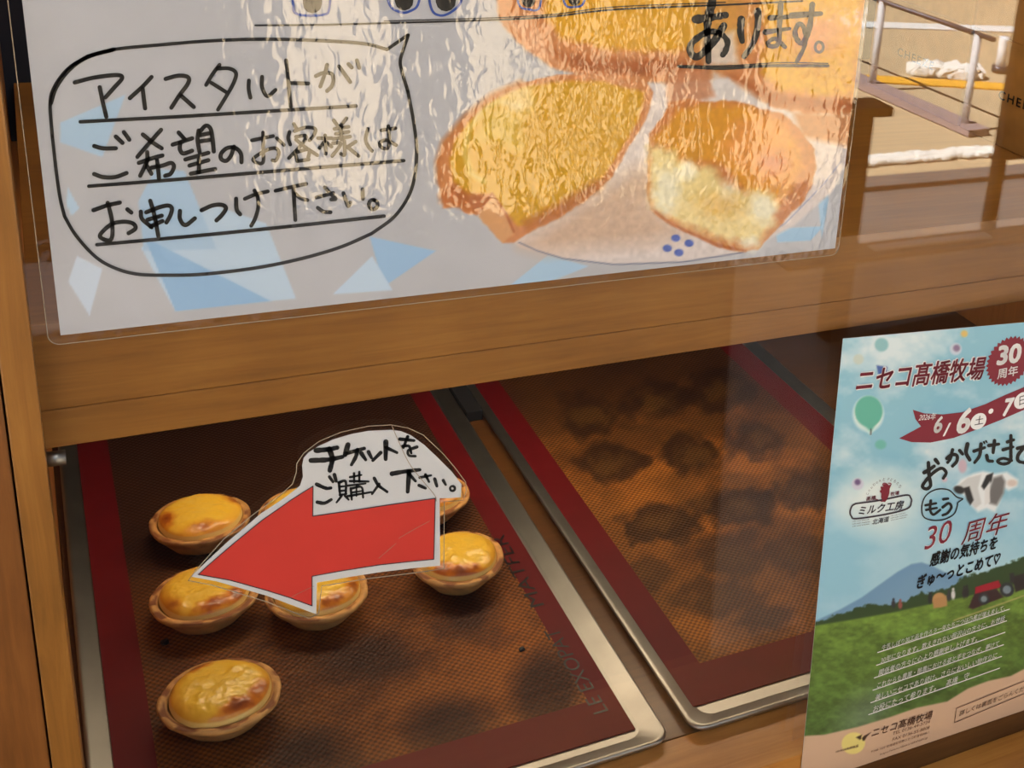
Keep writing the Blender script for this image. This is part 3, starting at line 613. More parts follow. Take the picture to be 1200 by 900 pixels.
line2 = crop(*C_, [[(65, 195), (130, 212), (225, 212)], [(225, 125), (275, 172)], [(285, 92), (325, 148)], [(65, 402), (130, 425), (220, 425), (305, 395)],
    [(425, 110), (500, 170), (565, 212)], [(560, 75), (480, 165), (385, 275)], [(395, 320), (480, 290), (570, 265)], [(458, 240), (455, 310), (405, 415)], [(455, 340), (488, 400)], [(490, 355), (570, 340), (635, 320), (655, 350), (630, 400), (590, 415)], [(530, 300), (540, 380), (545, 440)],
    [(690, 95), (735, 145)], [(645, 185), (790, 138)], [(702, 170), (700, 220), (725, 250), (790, 230)], [(838, 80), (830, 150), (845, 240)], [(850, 85), (890, 45), (925, 65), (940, 140), (950, 235)], [(850, 115), (920, 100)], [(850, 160), (920, 150)], [(740, 295), (910, 245)], [(770, 340), (910, 300)], [(780, 400), (960, 365)], [(840, 290), (840, 390)],
    [(1100, 200), (1075, 270), (1040, 305), (1005, 290), (1005, 250), (1050, 210), (1110, 210), (1150, 250), (1155, 315)]], 5.0)
line2 += crop(*D_, [[(90, 205), (240, 175)], [(168, 150), (170, 270), (168, 360), (125, 362), (100, 335), (180, 280), (250, 260), (280, 290), (260, 345), (235, 345)], [(265, 190), (315, 238)],
    [(385, 90), (405, 125)], [(355, 145), (345, 190), (360, 235)], [(390, 140), (470, 115), (535, 125), (525, 170), (495, 205)], [(400, 180), (470, 175), (440, 235), (350, 330)], [(400, 200), (460, 250), (550, 310)], [(395, 295), (410, 350)], [(400, 290), (490, 270), (485, 335)], [(410, 352), (490, 340)],
    [(555, 190), (650, 190)], [(605, 170), (610, 300)], [(600, 215), (565, 260)], [(615, 220), (650, 250)], [(665, 65), (695, 105)], [(755, 50), (705, 115)], [(670, 125), (770, 110)], [(680, 160), (770, 145)], [(660, 195), (780, 180)], [(715, 115), (720, 200)], [(740, 210), (742, 305), (715, 300)], [(660, 225), (715, 230), (655, 315)], [(820, 215), (765, 250)], [(760, 250), (840, 315)],
    [(905, 125), (890, 200), (910, 250), (935, 280)], [(1000, 135), (1100, 120)], [(1050, 105), (1055, 200), (1045, 260), (1000, 255), (990, 220), (1040, 205), (1105, 240)]], 4.3)
line3 = crop(*E_, [[(60, 165), (160, 130), (255, 108)], [(165, 110), (195, 230), (200, 340), (185, 385), (150, 385), (108, 360), (130, 320), (200, 265), (290, 250), (355, 265), (370, 300), (320, 335)], [(310, 158), (340, 182)],
    [(410, 175), (420, 230), (490, 290)], [(450, 180), (540, 145), (610, 130), (640, 150), (630, 200), (600, 255)], [(460, 235), (565, 205)], [(480, 285), (570, 245)], [(480, 95), (510, 200), (540, 355)],
    [(700, 170), (700, 230), (740, 275), (810, 225)], [(860, 165), (940, 130), (1010, 125), (1040, 150), (1010, 200), (970, 240)], [(1115, 80), (1120, 160), (1145, 195)]], 5.0)
line3 += crop(*F_, [[(45, 185), (130, 150), (225, 127)], [(120, 120), (145, 170), (150, 250), (125, 340), (95, 395)], [(285, 122), (400, 95), (525, 68)], [(425, 110), (440, 350)], [(440, 145), (480, 180), (535, 195)],
    [(605, 175), (735, 140)], [(670, 95), (720, 150), (755, 185), (720, 190)], [(615, 255), (660, 285), (715, 290)], [(815, 140), (850, 240), (868, 215)], [(965, 110), (967, 185)], ring(1048, 230, 34, 36)], 4.6)
for nm, st in (('handwritten_line', line1), ('handwritten_line', line2), ('handwritten_line', line3)): place(nm, strokes_mesh(nm, S1, st, INK1), M['ink'], notice)
for st in ([(94, 142.5), (200, 137), (300, 131), (417, 124)], [(104, 218), (220, 209), (350, 198), (473, 188)], [(113.5, 286.5), (230, 276), (340, 265), (450, 253)]):
    place('underline', strokes_mesh('underline', S1, [(st, 4.2)], INK1), M['ink'], notice)
bub = [(1075, 92), (1020, 130), (960, 115), (850, 107), (700, 103), (560, 107), (420, 118), (300, 130), (230, 148), (180, 180), (145, 225), (132, 270), (138, 360), (148, 450), (158, 520), (170, 570), (200, 620), (250, 675), (300, 705), (360, 722), (440, 725), (540, 722), (680, 705), (800, 680), (900, 650), (980, 615), (1040, 570), (1080, 510), (1095, 450), (1098, 390), (1090, 320), (1075, 240), (1060, 190), (1055, 160), (1065, 125), (1076, 92)]
place('speech_bubble', strokes_mesh('speech_bubble', S1, crop(0, 0, 2.25, [bub[:2], bub[1:9], bub[8:13], bub[12:16], bub[15:26], bub[25:32], bub[31:]], 4.0) + crop(0, 0, 2.25, [[(300, 130), (230, 150), (182, 184), (148, 230), (134, 272)]], 5.0), INK1), M['ink'], notice)
place('title_rule', strokes_mesh('title_rule', S1, [([(299, 29.5), (370, 29), (450, 27), (584, 23), (650, 19), (720, 11), (850, 5.5), (940, 1)], 2.2), ([(450, 24.5), (584, 20.5), (650, 16.5), (720, 8), (850, 2.5)], 1.2)], INK1), M['ink'], notice)
place('brush_word', strokes_mesh('brush_word', S1, crop(*G_, [([(210, 135), (300, 125), (420, 105)], 54), ([(328, 5), (300, 120), (292, 220), (300, 430)], 54), ([(408, 180), (330, 300), (230, 395), (175, 370), (185, 300), (290, 225), (380, 235), (432, 290), (420, 355), (400, 385)], 46), ([(530, 135), (525, 220), (537, 290)], 46), ([(648, 75), (645, 190), (610, 310), (550, 395)], 44),
    ([(735, 125), (860, 118)], 34), ([(700, 225), (870, 200)], 34), ([(808, 18), (800, 180), (790, 305), (740, 325), (718, 300), (770, 272), (838, 330)], 34), ([(885, 108), (1090, 95)], 40), ([(1030, 30), (1008, 200), (965, 300), (925, 280), (908, 220), (940, 165), (975, 210), (975, 320), (920, 435)], 34)], 6), INK1, 0.5), M['ink'], notice)
place('full_stop', strokes_mesh('full_stop', S1, crop(*G_, [(ring(1078, 330, 28, 36), 20)], 3), INK1), M['grey_ink'], notice)
place('underline', strokes_mesh('underline', S1, crop(*G_, [([(90, 465), (400, 480), (700, 462), (1140, 462)], 22), ([(100, 460), (420, 462), (800, 440), (1140, 445)], 8)], 3), INK1), M['ink'], notice)
T_ = (290, 0, 2.79)
for st_ in [([(215, -120), (212, 12)], 62), ([(500, -120), (512, 4)], 60), ([(640, -110), (648, 4)], 66), ([(920, -100), (918, 2)], 44), ([(1060, -100), (1068, -2)], 40)]:
    place('title_lettering', strokes_mesh('title_lettering', S1, crop(*T_, [st_], 20), INK1), M['ink'], notice)
for st_ in [([(150, -120), (148, 10), (165, 46), (245, 48), (268, 20), (272, -120)], 8), ([(448, -120), (460, 4), (495, 38), (530, 36), (560, 4), (568, -120)], 8), ([(585, -110), (598, 20), (630, 50), (672, 34), (700, -4), (712, -110)], 8), ([(875, -100), (885, 10), (920, 30), (955, 20), (966, -100)], 7), ([(1020, -100), (1035, 8), (1068, 22), (1100, 4), (1112, -100)], 7)]:
    place('title_outline', strokes_mesh('title_outline', S1, crop(*T_, [st_], 3), INK1 + 0.0001), M['blue_ink'], notice)
# laminate pouch
def film_outline(sheet, pts, r_px=9):
    return pts
fBL, fBR = S1.inv(70, 403), S1.inv(980.5, 298.5); fTL, fTR = S1.inv(9.5, 0), S1.inv(1016.5, 0)
def pouch(u0, u1, v0, v1, r, n=6):
    P_ = []
    for cu, cv, a0 in ((u1 - r, v1 - r, 0), (u0 + r, v1 - r, 90), (u0 + r, v0 + r, 180), (u1 - r, v0 + r, 270)):
        for k in range(n + 1): a = math.radians(a0 + 90 * k / n); P_.append((cu + r * math.cos(a), cv + r * math.sin(a)))
    return P_
OL = pouch(-0.0046, S1.W + 0.0022, fBL[1] * 0.5 + fBR[1] * 0.5, S1.H + 0.005, 0.0045)
u_ = np.array([a for a, b in OL]); v_ = np.array([b for a, b in OL]); n_ = len(OL)
a0, a1 = S1.P(u_, v_, 0.0005), S1.P(u_, v_, 0.00065)
place('laminate_film', mesh('laminate_film', np.concatenate([a0, a1]), [tuple(range(n_)), tuple(range(2 * n_ - 1, n_ - 1, -1))] + [(k, k + n_, (k + 1) % n_ + n_, (k + 1) % n_) for k in range(n_)]), M['film'], notice)
place('film_edge', tubem('film_edge', S1.P(u_, v_, 0.0003), 0.0002, 6, True), M['film_edge'], notice)

# ================================================================== RED ARROW NOTICE
Q = (210, 490, 3.4286); cq = lambda L: [(Q[0] + a / Q[2], Q[1] + b / Q[2]) for a, b in L]
S2 = Sheet(onY(200, 760, 0.5592), onY(600, 700, 0.5592), onY(200, 760, 0.5592) + np.array((0, 0, 0.12)), onY(600, 700, 0.5592) + np.array((0, 0, 0.12)))
arrow = thing('arrow_notice', 'laminated white notice with big red arrow pointing left on lower glass', 'notice', tuple(onY(380, 640, 0.5592)))
white_o = cq([(48, 636), (150, 655), (350, 712), (550, 787), (553, 660), (680, 638), (800, 619), (930, 603), (1048, 592), (1046, 321), (1090, 320), (1131, 317), (1134, 265), (1095, 215), (1040, 160), (985, 108), (930, 68), (890, 52), (850, 47), (760, 51), (690, 64), (620, 85), (560, 112), (520, 138), (500, 160), (494, 190), (497, 235), (485, 272), (430, 315), (330, 382), (200, 492), (110, 575)])
poly_on('card', S2, white_o, 0.0002, M['paper'], arrow, -0.0001)
red_o = cq([(76, 626), (140, 568), (220, 500), (330, 410), (450, 326), (537, 271), (536, 392), (700, 368), (850, 345), (1028, 320), (1025, 440), (1022, 565), (900, 577), (800, 588), (660, 610), (533, 633), (533, 752), (440, 718), (350, 690), (200, 648)])
poly_on('arrow_print', S2, red_o, 0.0004, M['red'], arrow)
place('arrow_outline', strokes_mesh('arrow_outline', S2, [([red_o[k], red_o[(k + 1) % len(red_o)]], 1.1) for k in range(len(red_o))], 0.0005), M['outline'], arrow)
K_ = (350, 490, 6.0)
tk = crop(*K_, [(a_, b_ * 1.25) for a_, b_ in [([(120, 225), (200, 218), (270, 205)], 27), ([(85, 295), (200, 290), (305, 270)], 27), ([(215, 215), (235, 285), (218, 365)], 30), ([(345, 185), (325, 255)], 28), ([(335, 245), (460, 210)], 22), ([(412, 222), (400, 270), (370, 325)], 22), ([(440, 245), (470, 290)], 22), ([(490, 235), (510, 275)], 20), ([(575, 240), (520, 295)], 20), ([(612, 165), (610, 285)], 26), ([(615, 205), (690, 240)], 20),
    ([(710, 145), (810, 155)], 18), ([(765, 128), (735, 205)], 18), ([(730, 195), (775, 195), (790, 245)], 16), ([(830, 200), (770, 225), (775, 260), (820, 265)], 16)]], 4)
tg = crop(*K_, [(a_, b_ * 1.25) for a_, b_ in [([(125, 462), (190, 490), (225, 488)], 20), ([(215, 410), (240, 445)], 18), ([(250, 395), (262, 440)], 20), ([(130, 588), (180, 595), (228, 570)], 20), ([(282, 450), (290, 535)], 15), ([(280, 450), (328, 442), (330, 530)], 15), ([(285, 480), (330, 475)], 11), ([(285, 510), (330, 505)], 11), ([(288, 538), (335, 530)], 12), ([(300, 545), (265, 590)], 13), ([(325, 545), (350, 570)], 13),
    ([(360, 412), (440, 397)], 12), ([(360, 440), (490, 443)], 13), ([(388, 385), (388, 450)], 13), ([(425, 375), (425, 445)], 13), ([(345, 472), (470, 457)], 12), ([(365, 490), (372, 570)], 13), ([(368, 492), (440, 482), (452, 555)], 13), ([(370, 520), (440, 510)], 10), ([(340, 547), (510, 517)], 13), ([(405, 470), (405, 545)], 10), ([(530, 420), (560, 470), (620, 515)], 18), ([(565, 460), (515, 530)], 14),
    ([(655, 388), (750, 372), (850, 360)], 24), ([(775, 375), (765, 515)], 26), ([(775, 390), (820, 440)], 18), ([(850, 415), (930, 400)], 15), ([(890, 395), (915, 445)], 16), ([(845, 470), (890, 490)], 18), ([(955, 425), (970, 475)], 18), ([(1015, 435), (1032, 465)], 18), (ring(1080, 492, 17, 17), 13)]], 3)
place('brush_line', strokes_mesh('brush_line', S2, tk, 0.0004, 0.35), M['ink'], arrow); place('brush_line', strokes_mesh('brush_line', S2, tg, 0.0004, 0.35), M['ink'], arrow)
film_o = cq([(36, 650), (130, 668), (350, 735), (520, 802), (560, 782), (572, 672), (760, 642), (970, 616), (1062, 603), (1064, 334), (1140, 328), (1153, 290), (1150, 255), (1105, 195), (1060, 142), (980, 66), (920, 38), (850, 25), (760, 30), (650, 54), (560, 92), (500, 138), (472, 180), (470, 215), (455, 262), (400, 312), (300, 382), (180, 482), (70, 605)])
poly_on('laminate_film', S2, film_o, 0.0007, M['film_flat'], arrow, 0.00058)
uv = [S2.inv(*a) for a in film_o]
place('film_edge', tubem('film_edge', S2.P(np.array([a[0] for a in uv]), np.array([a[1] for a in uv]), 0.0005), 0.00022, 6, True), M['film_edge'], arrow)
for st_ in ((cq([(853, 28), (880, 90), (930, 190), (1020, 300), (1032, 330)]), .8), (cq([(880, 480), (940, 445), (1005, 410)]), .4), (cq([(800, 560), (870, 500)]), .4), (cq([(440, 720), (500, 690), (540, 672)]), .4)):
    place('film_crease', strokes_mesh('film_crease', S2, [st_], 0.00075), M['film_edge'], arrow)

# ================================================================== EVENT POSTER
S3 = Sheet((0.39815, 0.552, Z(-0.6444)), (0.6362, 0.552, Z(-0.648)), (0.39147, 0.5585, Z(-0.31334)), (0.6295, 0.535, Z(-0.3160)))
poster = thing('event_poster', 'blue sky and green meadow event poster leaning on lower right glass', 'poster', (0.515, 0.552, Z(-0.648)))
NU, NV = int(S3.W / 0.0007), int(S3.H / 0.0007)
U, Vv = np.meshgrid(np.linspace(0, S3.W, NU), np.linspace(0, S3.H, NV)); G = S3.P(U, Vv); q = proj(G); x, y = q[..., 0], q[..., 1]
p = Paint(x, y, (140, 192, 212))
n = fbm(x / 55, y / 40, 5, 5); p.over(np.clip((n - 0.44) * 3.2, 0, 1) * 0.9, (222, 232, 236))
n = fbm(x / 80 + 5, y / 60, 15, 4); p.over(np.clip((n - 0.5) * 3, 0, 1) * 0.5 * np.clip((640 - y) / 60, 0, 1), (112, 176, 208))
p.over(np.clip((y - 560) / 60, 0, 1) * 0.75, (150, 200, 222)); p.over(np.clip((y - 620) / 60, 0, 1) * np.clip((x - 1000) / 90, 0, 1) * .6, (196, 220, 226))
p.ell(1031, 588, 42, 36, (232, 240, 236), soft=18, op=.9)
for a in ((1033, 404, 8, 8, (140, 190, 196)), (1120, 409, 7, 7, (196, 206, 222)), (1121, 408, 4, 4, (140, 118, 150)), (1006, 421, 6, 6, (196, 208, 200)), (1130, 391, 4, 4, (222, 190, 110)), (1005, 567, 7, 7, (206, 206, 222)), (1005, 565, 3.5, 3.5, (112, 88, 130)), (1032, 521, 6.5, 5.5, (112, 186, 176)), (1128, 546, 5, 8, (200, 176, 190)), (1107, 562, 3, 3, (214, 190, 200))): p.ell(*a[:5], soft=1.2)
p.poly([(1027, 428), (1040, 430), (1038, 440), (1029, 438)], (74, 104, 170), 1)
p.ell(1017.5, 485, 18, 20.5, (224, 238, 236), soft=2); p.poly([(1003, 494), (1033, 492), (1020, 510)], (206, 228, 226), 1.5)
p.ell(1018, 482, 16.2, 18, (98, 180, 160), soft=1); p.poly([(1004, 490), (1032, 488), (1020.5, 506)], (98, 180, 160), 1.5); p.line([(1020.5, 503), (1020.5, 509)], 1.4, (70, 60, 60))
# mountain, trees, meadow
ridge = [(930, 745), (957, 727), (985, 714), (1010, 700), (1035, 682), (1052, 670), (1068, 661), (1080, 659), (1092, 663), (1110, 672), (1140, 676), (1170, 668), (1200, 656), (1300, 620), (1300, 760), (930, 780)]
p.poly(ridge, (112, 152, 186), 1.2); p.over(np.clip(-sdf_poly(x, y, ridge) / 30, 0, 1) * .35, (140, 176, 196))
p.poly([(930, 738), (957, 728), (975, 722), (1000, 714), (1020, 708), (1040, 709), (1060, 705), (1080, 695), (1110, 690), (1130, 676), (1160, 668), (1200, 654), (1300, 618), (1300, 700), (930, 760)], (52, 74, 44), 1.0, wob=3.5, ws=6)
mead = [(930, 741), (957, 733), (1000, 726), (1050, 717), (1090, 708), (1130, 700), (1200, 682), (1300, 652), (1300, 960), (930, 960)]
p.poly(mead, (112, 142, 58), 1.2)
ins = np.clip(-sdf_poly(x, y, mead) / 2, 0, 1); dep = np.clip((y - 720 + (x - 960) * 0.2) / 130, 0, 1)
p.over(ins * dep * .75, (66, 94, 52)); g1 = fbm(x / 7, y / 4, 41, 4) - .5; g2 = fbm(x / 26, y / 14, 43, 3) - .5
p.c = p.c * (1 + (ins * (0.55 * g1 + 0.35 * g2))[..., None])
p.ell(1012, 838, 34, 20, (150, 170, 160), ang=-.8, soft=16, op=.4)  # pale blur paints a glare into the meadow print
# tractor, bale, people
p.ell(1101, 703, 8.5, 8.5, (190, 146, 96), soft=1); p.poly([(1093, 702), (1109, 698), (1110, 710), (1094, 713)], (182, 138, 90), 1)
p.poly([(1143, 688), (1170, 680), (1174, 688), (1150, 694), (1149, 704), (1142, 704)], (160, 30, 48), .8); p.poly([(1135, 712), (1142, 696), (1168, 690), (1176, 700), (1160, 706), (1140, 714)], (58, 40, 44), 1)
p.ell(1153, 702, 6.5, 6.5, (52, 58, 62), soft=.8); p.ell(1153, 702, 3.6, 3.6, (124, 140, 146), soft=.8); p.ell(1180, 691, 8.5, 8.5, (48, 54, 58), soft=.8); p.ell(1180, 691, 4.8, 4.8, (120, 136, 146), soft=.8)
p.poly([(1186, 676), (1200, 672), (1202, 690), (1190, 694)], (44, 40, 42), 1); p.poly([(1183, 672), (1188, 671), (1189, 682), (1184, 683)], (48, 46, 50), .8)
for a, b, h, c in ((1047, 708, 9, (50, 50, 56)), (1055, 709, 9, (150, 84, 80)), (1090, 702, 11, (40, 42, 46)), (1117, 697, 11, (206, 206, 206)), (1112, 699, 11, (60, 60, 64)), (1130, 695, 12, (46, 44, 50)), (1133, 694, 12, (40, 40, 46))): p.ell(a, b, 2.4, h / 2, c, soft=.8); p.ell(a, b - h / 2 - 1, 1.4, 1.6, c, soft=.6)
p.line([(1118, 727), (1150, 716), (1200, 698)], 1.6, (190, 170, 120), op=.7)
# cow picture
p.poly([(1118, 572), (1126, 562), (1140, 555), (1152, 552), (1166, 555), (1180, 553), (1193, 562), (1192, 570), (1182, 575), (1177, 572), (1172, 588), (1166, 600), (1156, 596), (1146, 600), (1138, 592), (1132, 582)], (232, 236, 238), 2.0)
p.poly([(1124, 568), (1134, 560), (1150, 556), (1146, 572), (1150, 590), (1143, 596), (1136, 588), (1130, 578)], (206, 208, 208), 1.2)
p.ell(1124, 574, 6.5, 4.5, (46, 46, 48), ang=.3, soft=1); p.poly([(1129, 572), (1136, 570), (1141, 586), (1137, 592), (1133, 586)], (46, 46, 48), 1); p.poly([(1150, 570), (1156, 557), (1164, 554), (1162, 564), (1153, 574)], (44, 44, 46), 1)
p.poly([(1164, 560), (1174, 557), (1178, 564), (1176, 578), (1168, 592), (1160, 590), (1158, 578)], (112, 110, 110), 2); p.poly([(1154, 574), (1160, 564), (1160, 588), (1154, 592)], (224, 224, 224), 1); p.ell(1186, 566, 6, 4, (214, 200, 192), soft=1.5)
# beige foot with a wavy top
foot = [(930, 866), (943.5, 862.5), (966, 861), (1005, 852), (1044, 840), (1074, 829.5), (1110, 822), (1134, 807), (1158, 798), (1185, 792), (1200, 784), (1240, 762), (1300, 745), (1300, 980), (930, 980)]
p.poly(foot, (208, 176, 148), .9); p.ell(1000, 871, 14, 12.5, (228, 214, 130), ang=-.35, soft=.8)
p.poly([(1003, 864), (1010, 861), (1009, 866), (1013, 862), (1021, 858), (1016, 863), (1013, 868), (1011, 868), (1010, 865), (1008, 867)], (60, 44, 40), .6)
p.line([(980, 881), (1000, 876), (1005, 875)], 1, (110, 90, 70)); p.line([(1164, 831), (1204, 817)], 1.0, (150, 118, 92)) if False else None
M['poster'] = attr_mat('glossy poster paper', 0.38, 0.0)
me = grid_mesh('paper', G); set_paint(me, p.c); place('paper', me, M['poster'], poster)
bk = grid_mesh('backing', S3.P(*np.meshgrid(np.linspace(0, S3.W, 12), np.linspace(0, S3.H, 12)), -0.0004), True); place('backing', bk, M['paper'], poster)
K1, K2, K3 = 0.0003, 0.0005, 0.0007
def otext(name, body, a, b, mat, edge, bold, hs=1.0, shear=0.0, eb=0.05, sp=1.0):
    text(name + '_edge', S3, body, a, b, edge, poster, K2, bold + eb, hs, shear, sp); text(name, S3, body, a, b, mat, poster, K3, bold, hs, shear, sp)
otext('title', 'ニセコ髙橋牧場', (1002, 457), (1152, 441), M['maroon'], M['white'], 0.022, 1.3, 0.12)
# badge, ribbon
bc = S3.inv(1182, 423); rp = abs(S3.inv(1182 + 23, 423)[0] - bc[0])
def uvpoly(name, L, off, mat):
    u = np.array([a for a, b in L]); v = np.array([b for a, b in L]); place(name, mesh(name, S3.P(u, v, off), [tuple(range(len(L)))]), mat, poster)
uvpoly('badge', [(bc[0] + rp * (1.12 if k % 2 else 1.0) * math.cos(math.pi * k / 32), bc[1] + rp * (1.12 if k % 2 else 1.0) * math.sin(math.pi * k / 32) * 1.05) for k in range(64)], K1, M['maroon'])
text('badge_number', S3, '30', (1167, 427), (1195, 423), M['white'], poster, K2, 0.04, 1.0); text('badge_word', S3, '周年', (1168, 443), (1192, 438), M['white'], poster, K2, 0.02, 1.0)
W_ = (980, 380, 5.4545); cw = lambda L, c=W_: [(c[0] + a / c[2], c[1] + b / c[2]) for a, b in L]
poly_on('ribbon', S3, cw([(400, 728), (470, 690), (540, 652), (505, 605), (488, 545), (560, 568), (680, 575), (800, 562), (950, 510), (1080, 450), (1200, 400), (1320, 345), (1320, 485), (1200, 545), (1050, 610), (900, 670), (750, 725), (600, 755), (480, 752)]), K1, M['maroon'], poster)
text('ribbon_year', S3, '2026年', cw([(522, 612)])[0], cw([(632, 604)])[0], M['white'], poster, K2, 0.0, 1.3, 0.2)
text('ribbon_date', S3, '6', cw([(618, 692)])[0], cw([(672, 682)])[0], M['white'], poster, K2, 0.03, 1.2, .15); text('ribbon_date', S3, '/', cw([(678, 712)])[0], cw([(735, 692)])[0], M['white'], poster, K2, 0.03, .9, .3); text('ribbon_date', S3, '6', cw([(762, 695)])[0], cw([(848, 680)])[0], M['white'], poster, K2, 0.035, 1.15, .15)
def dot(name, c, r, off, mat):
    b0 = S3.inv(*c); rr = abs(S3.inv(c[0] + r, c[1])[0] - b0[0]); uvpoly(name, [(b0[0] + rr * math.cos(2 * math.pi * k / 28), b0[1] + rr * math.sin(2 * math.pi * k / 28)) for k in range(28)], off, mat)
dot('day_disc', cw([(906, 618)])[0], 9, K2, M['white']); text('day_word', S3, '土', cw([(880, 640)])[0], cw([(935, 630)])[0], M['outline'], poster, K3, 0.0, 1.0)
dot('ribbon_point', cw([(986, 553)])[0], 2.8, K2, M['white']); text('ribbon_date', S3, '7', cw([(1060, 582)])[0], cw([(1125, 570)])[0], M['white'], poster, K2, 0.04, 1.25, .15)
dot('day_disc', cw([(1185, 485)])[0], 9, K2, M['white']); text('day_word', S3, '日', cw([(1166, 512)])[0], cw([(1206, 500)])[0], M['outline'], poster, K3, 0.0, 1.1)
# brush headline, traced
O_ = (1060, 440, 6.0)
head = crop(*O_, [([(135, 680), (170, 660), (205, 635)], 26), ([(165, 610), (170, 700), (180, 770), (150, 795), (125, 770), (190, 690), (255, 650), (290, 680), (270, 720)], 24), ([(215, 590), (235, 615)], 26),
    ([(295, 580), (330, 555), (365, 560), (365, 600), (335, 635)], 24), ([(335, 520), (320, 580), (300, 610)], 22), ([(385, 525), (405, 550)], 24),
    ([(440, 480), (430, 540), (455, 590)], 28), ([(485, 530), (560, 505)], 22), ([(535, 480), (525, 560), (490, 610)], 24), ([(555, 465), (560, 475)], 12), ([(570, 458), (576, 468)], 12),
    ([(590, 490), (660, 480)], 24), ([(630, 455), (620, 540)], 24), ([(575, 560), (585, 595), (615, 600)], 24), ([(690, 520), (760, 500)], 22), ([(720, 465), (765, 450)], 22), ([(745, 420), (745, 520), (740, 600), (690, 620), (650, 600), (690, 580), (750, 595)], 22), ([(790, 510), (850, 495)], 24), ([(830, 510), (795, 560), (800, 600), (860, 615)], 24)], 4)
place('brush_headline', strokes_mesh('brush_headline', S3, head, K2, .25), M['ink'], poster)
J_ = (1060, 580, 6.43)
place('bubble', strokes_mesh('bubble', S3, crop(*J_, [[(435, 25), (390, 12), (330, -40), (240, -45), (160, 0), (128, 80), (140, 160), (210, 188), (300, 180), (370, 140), (395, 80), (400, 55), (436, 28)]], 1.5), K2), M['ink'], poster)
place('bubble_word', strokes_mesh('bubble_word', S3, crop(*J_, [([(155, 75), (235, 60)], 18), ([(160, 110), (240, 95)], 18), ([(195, 40), (190, 110), (215, 145), (265, 110)], 20), ([(290, 30), (325, 25)], 20), ([(285, 90), (330, 60), (350, 90), (320, 135), (285, 150)], 20)], 3), K2, .2), M['ink'], poster)
otext('anniversary', '30', cw([(145, 412)], J_)[0], cw([(355, 335)], J_)[0], M['maroon'], M['white'], 0.0, 1.15, .25, .02); otext('anniversary', '周年', cw([(420, 362)], J_)[0], cw([(775, 258)], J_)[0], M['maroon'], M['white'], 0.004, 1.05, .2, .02)
text('slogan', S3, '感謝の気持ちを', cw([(185, 530)], J_)[0], cw([(693, 392)], J_)[0], M['ink'], poster, K2, 0.032, 1.5, .15)
text('slogan', S3, 'ぎゅ〜っとこめて♡', cw([(90, 700)], J_)[0], cw([(715, 510)], J_)[0], M['ink'], poster, K2, 0.036, 1.5, .15)
# dairy emblem
L_ = (980, 540, 9.0)
pill = [(200, 448), (460, 412), (730, 358), (780, 385), (788, 430), (745, 500), (520, 560), (210, 606), (155, 580), (142, 530), (165, 470), (205, 447)]
place('emblem_ring', strokes_mesh('emblem_ring', S3, crop(*L_, [pill], 1.9), K2), M['outline'], poster)
text('emblem_name', S3, 'ミルク工房', cw([(228, 565)], L_)[0], cw([(700, 498)], L_)[0], M['outline'], poster, K2, 0.02, 1.05, .12)
text('emblem_word', S3, '髙橋', cw([(312, 418)], L_)[0], cw([(412, 402)], L_)[0], M['maroon'], poster, K2, 0.02, 1.0); text('emblem_word', S3, '牧場', cw([(566, 366)], L_)[0], cw([(658, 350)], L_)[0], M['maroon'], poster, K2, 0.02, 1.0)
text('emblem_place', S3, '北海道', cw([(372, 668)], L_)[0], cw([(552, 632)], L_)[0], M['outline'], poster, K2, 0.01, 1.1, .1)
poly_on('emblem_cow', S3, cw([(452, 318), (470, 300), (462, 268), (490, 270), (498, 240), (540, 240), (552, 262), (574, 256), (560, 290), (556, 340), (536, 400), (510, 430), (480, 425), (470, 380), (472, 340)], L_), K2, M['maroon'], poster)
place('emblem_horns', strokes_mesh('emblem_horns', S3, crop(*L_, [[(500, 262), (486, 245), (500, 232), (528, 236)], [(545, 258), (572, 250), (570, 234), (545, 232)], [(410, 400), (440, 410), (480, 425)]], 1.0), K2), M['maroon'], poster)
arc = [('こ', 335, 335), ('だ', 352, 302), ('わ', 374, 275), ('り', 400, 248), ('の', 426, 225), ('乳', 458, 206), ('と', 496, 196), ('子', 540, 190), ('ど', 574, 198), ('も', 606, 212), ('た', 634, 236), ('ち', 656, 266)]
for i, (ch, ax, ay) in enumerate(arc):
    t_ = math.atan2(ay - 400, ax - 500) + math.pi / 2; pxa = cw([(ax - 12 * math.cos(t_), ay + 10 - 12 * math.sin(t_))], L_)[0]; pxb = cw([(ax + 12 * math.cos(t_), ay + 10 + 12 * math.sin(t_))], L_)[0]
    text('emblem_arc', S3, ch, pxa, pxb, M['outline'], poster, K2, 0.0, 1.0)
for k, (a, b) in enumerate((((165, 640), (345, 618)), ((165, 668), (352, 642)), ((165, 694), (345, 666)), ((570, 582), (725, 548)), ((570, 606), (748, 568)), ((570, 628), (735, 594)))):
    text('emblem_caption', S3, 'milk kobo hokkaido', cw([a], L_)[0], cw([b], L_)[0], M['outline'], poster, K2, 0.0, .7)
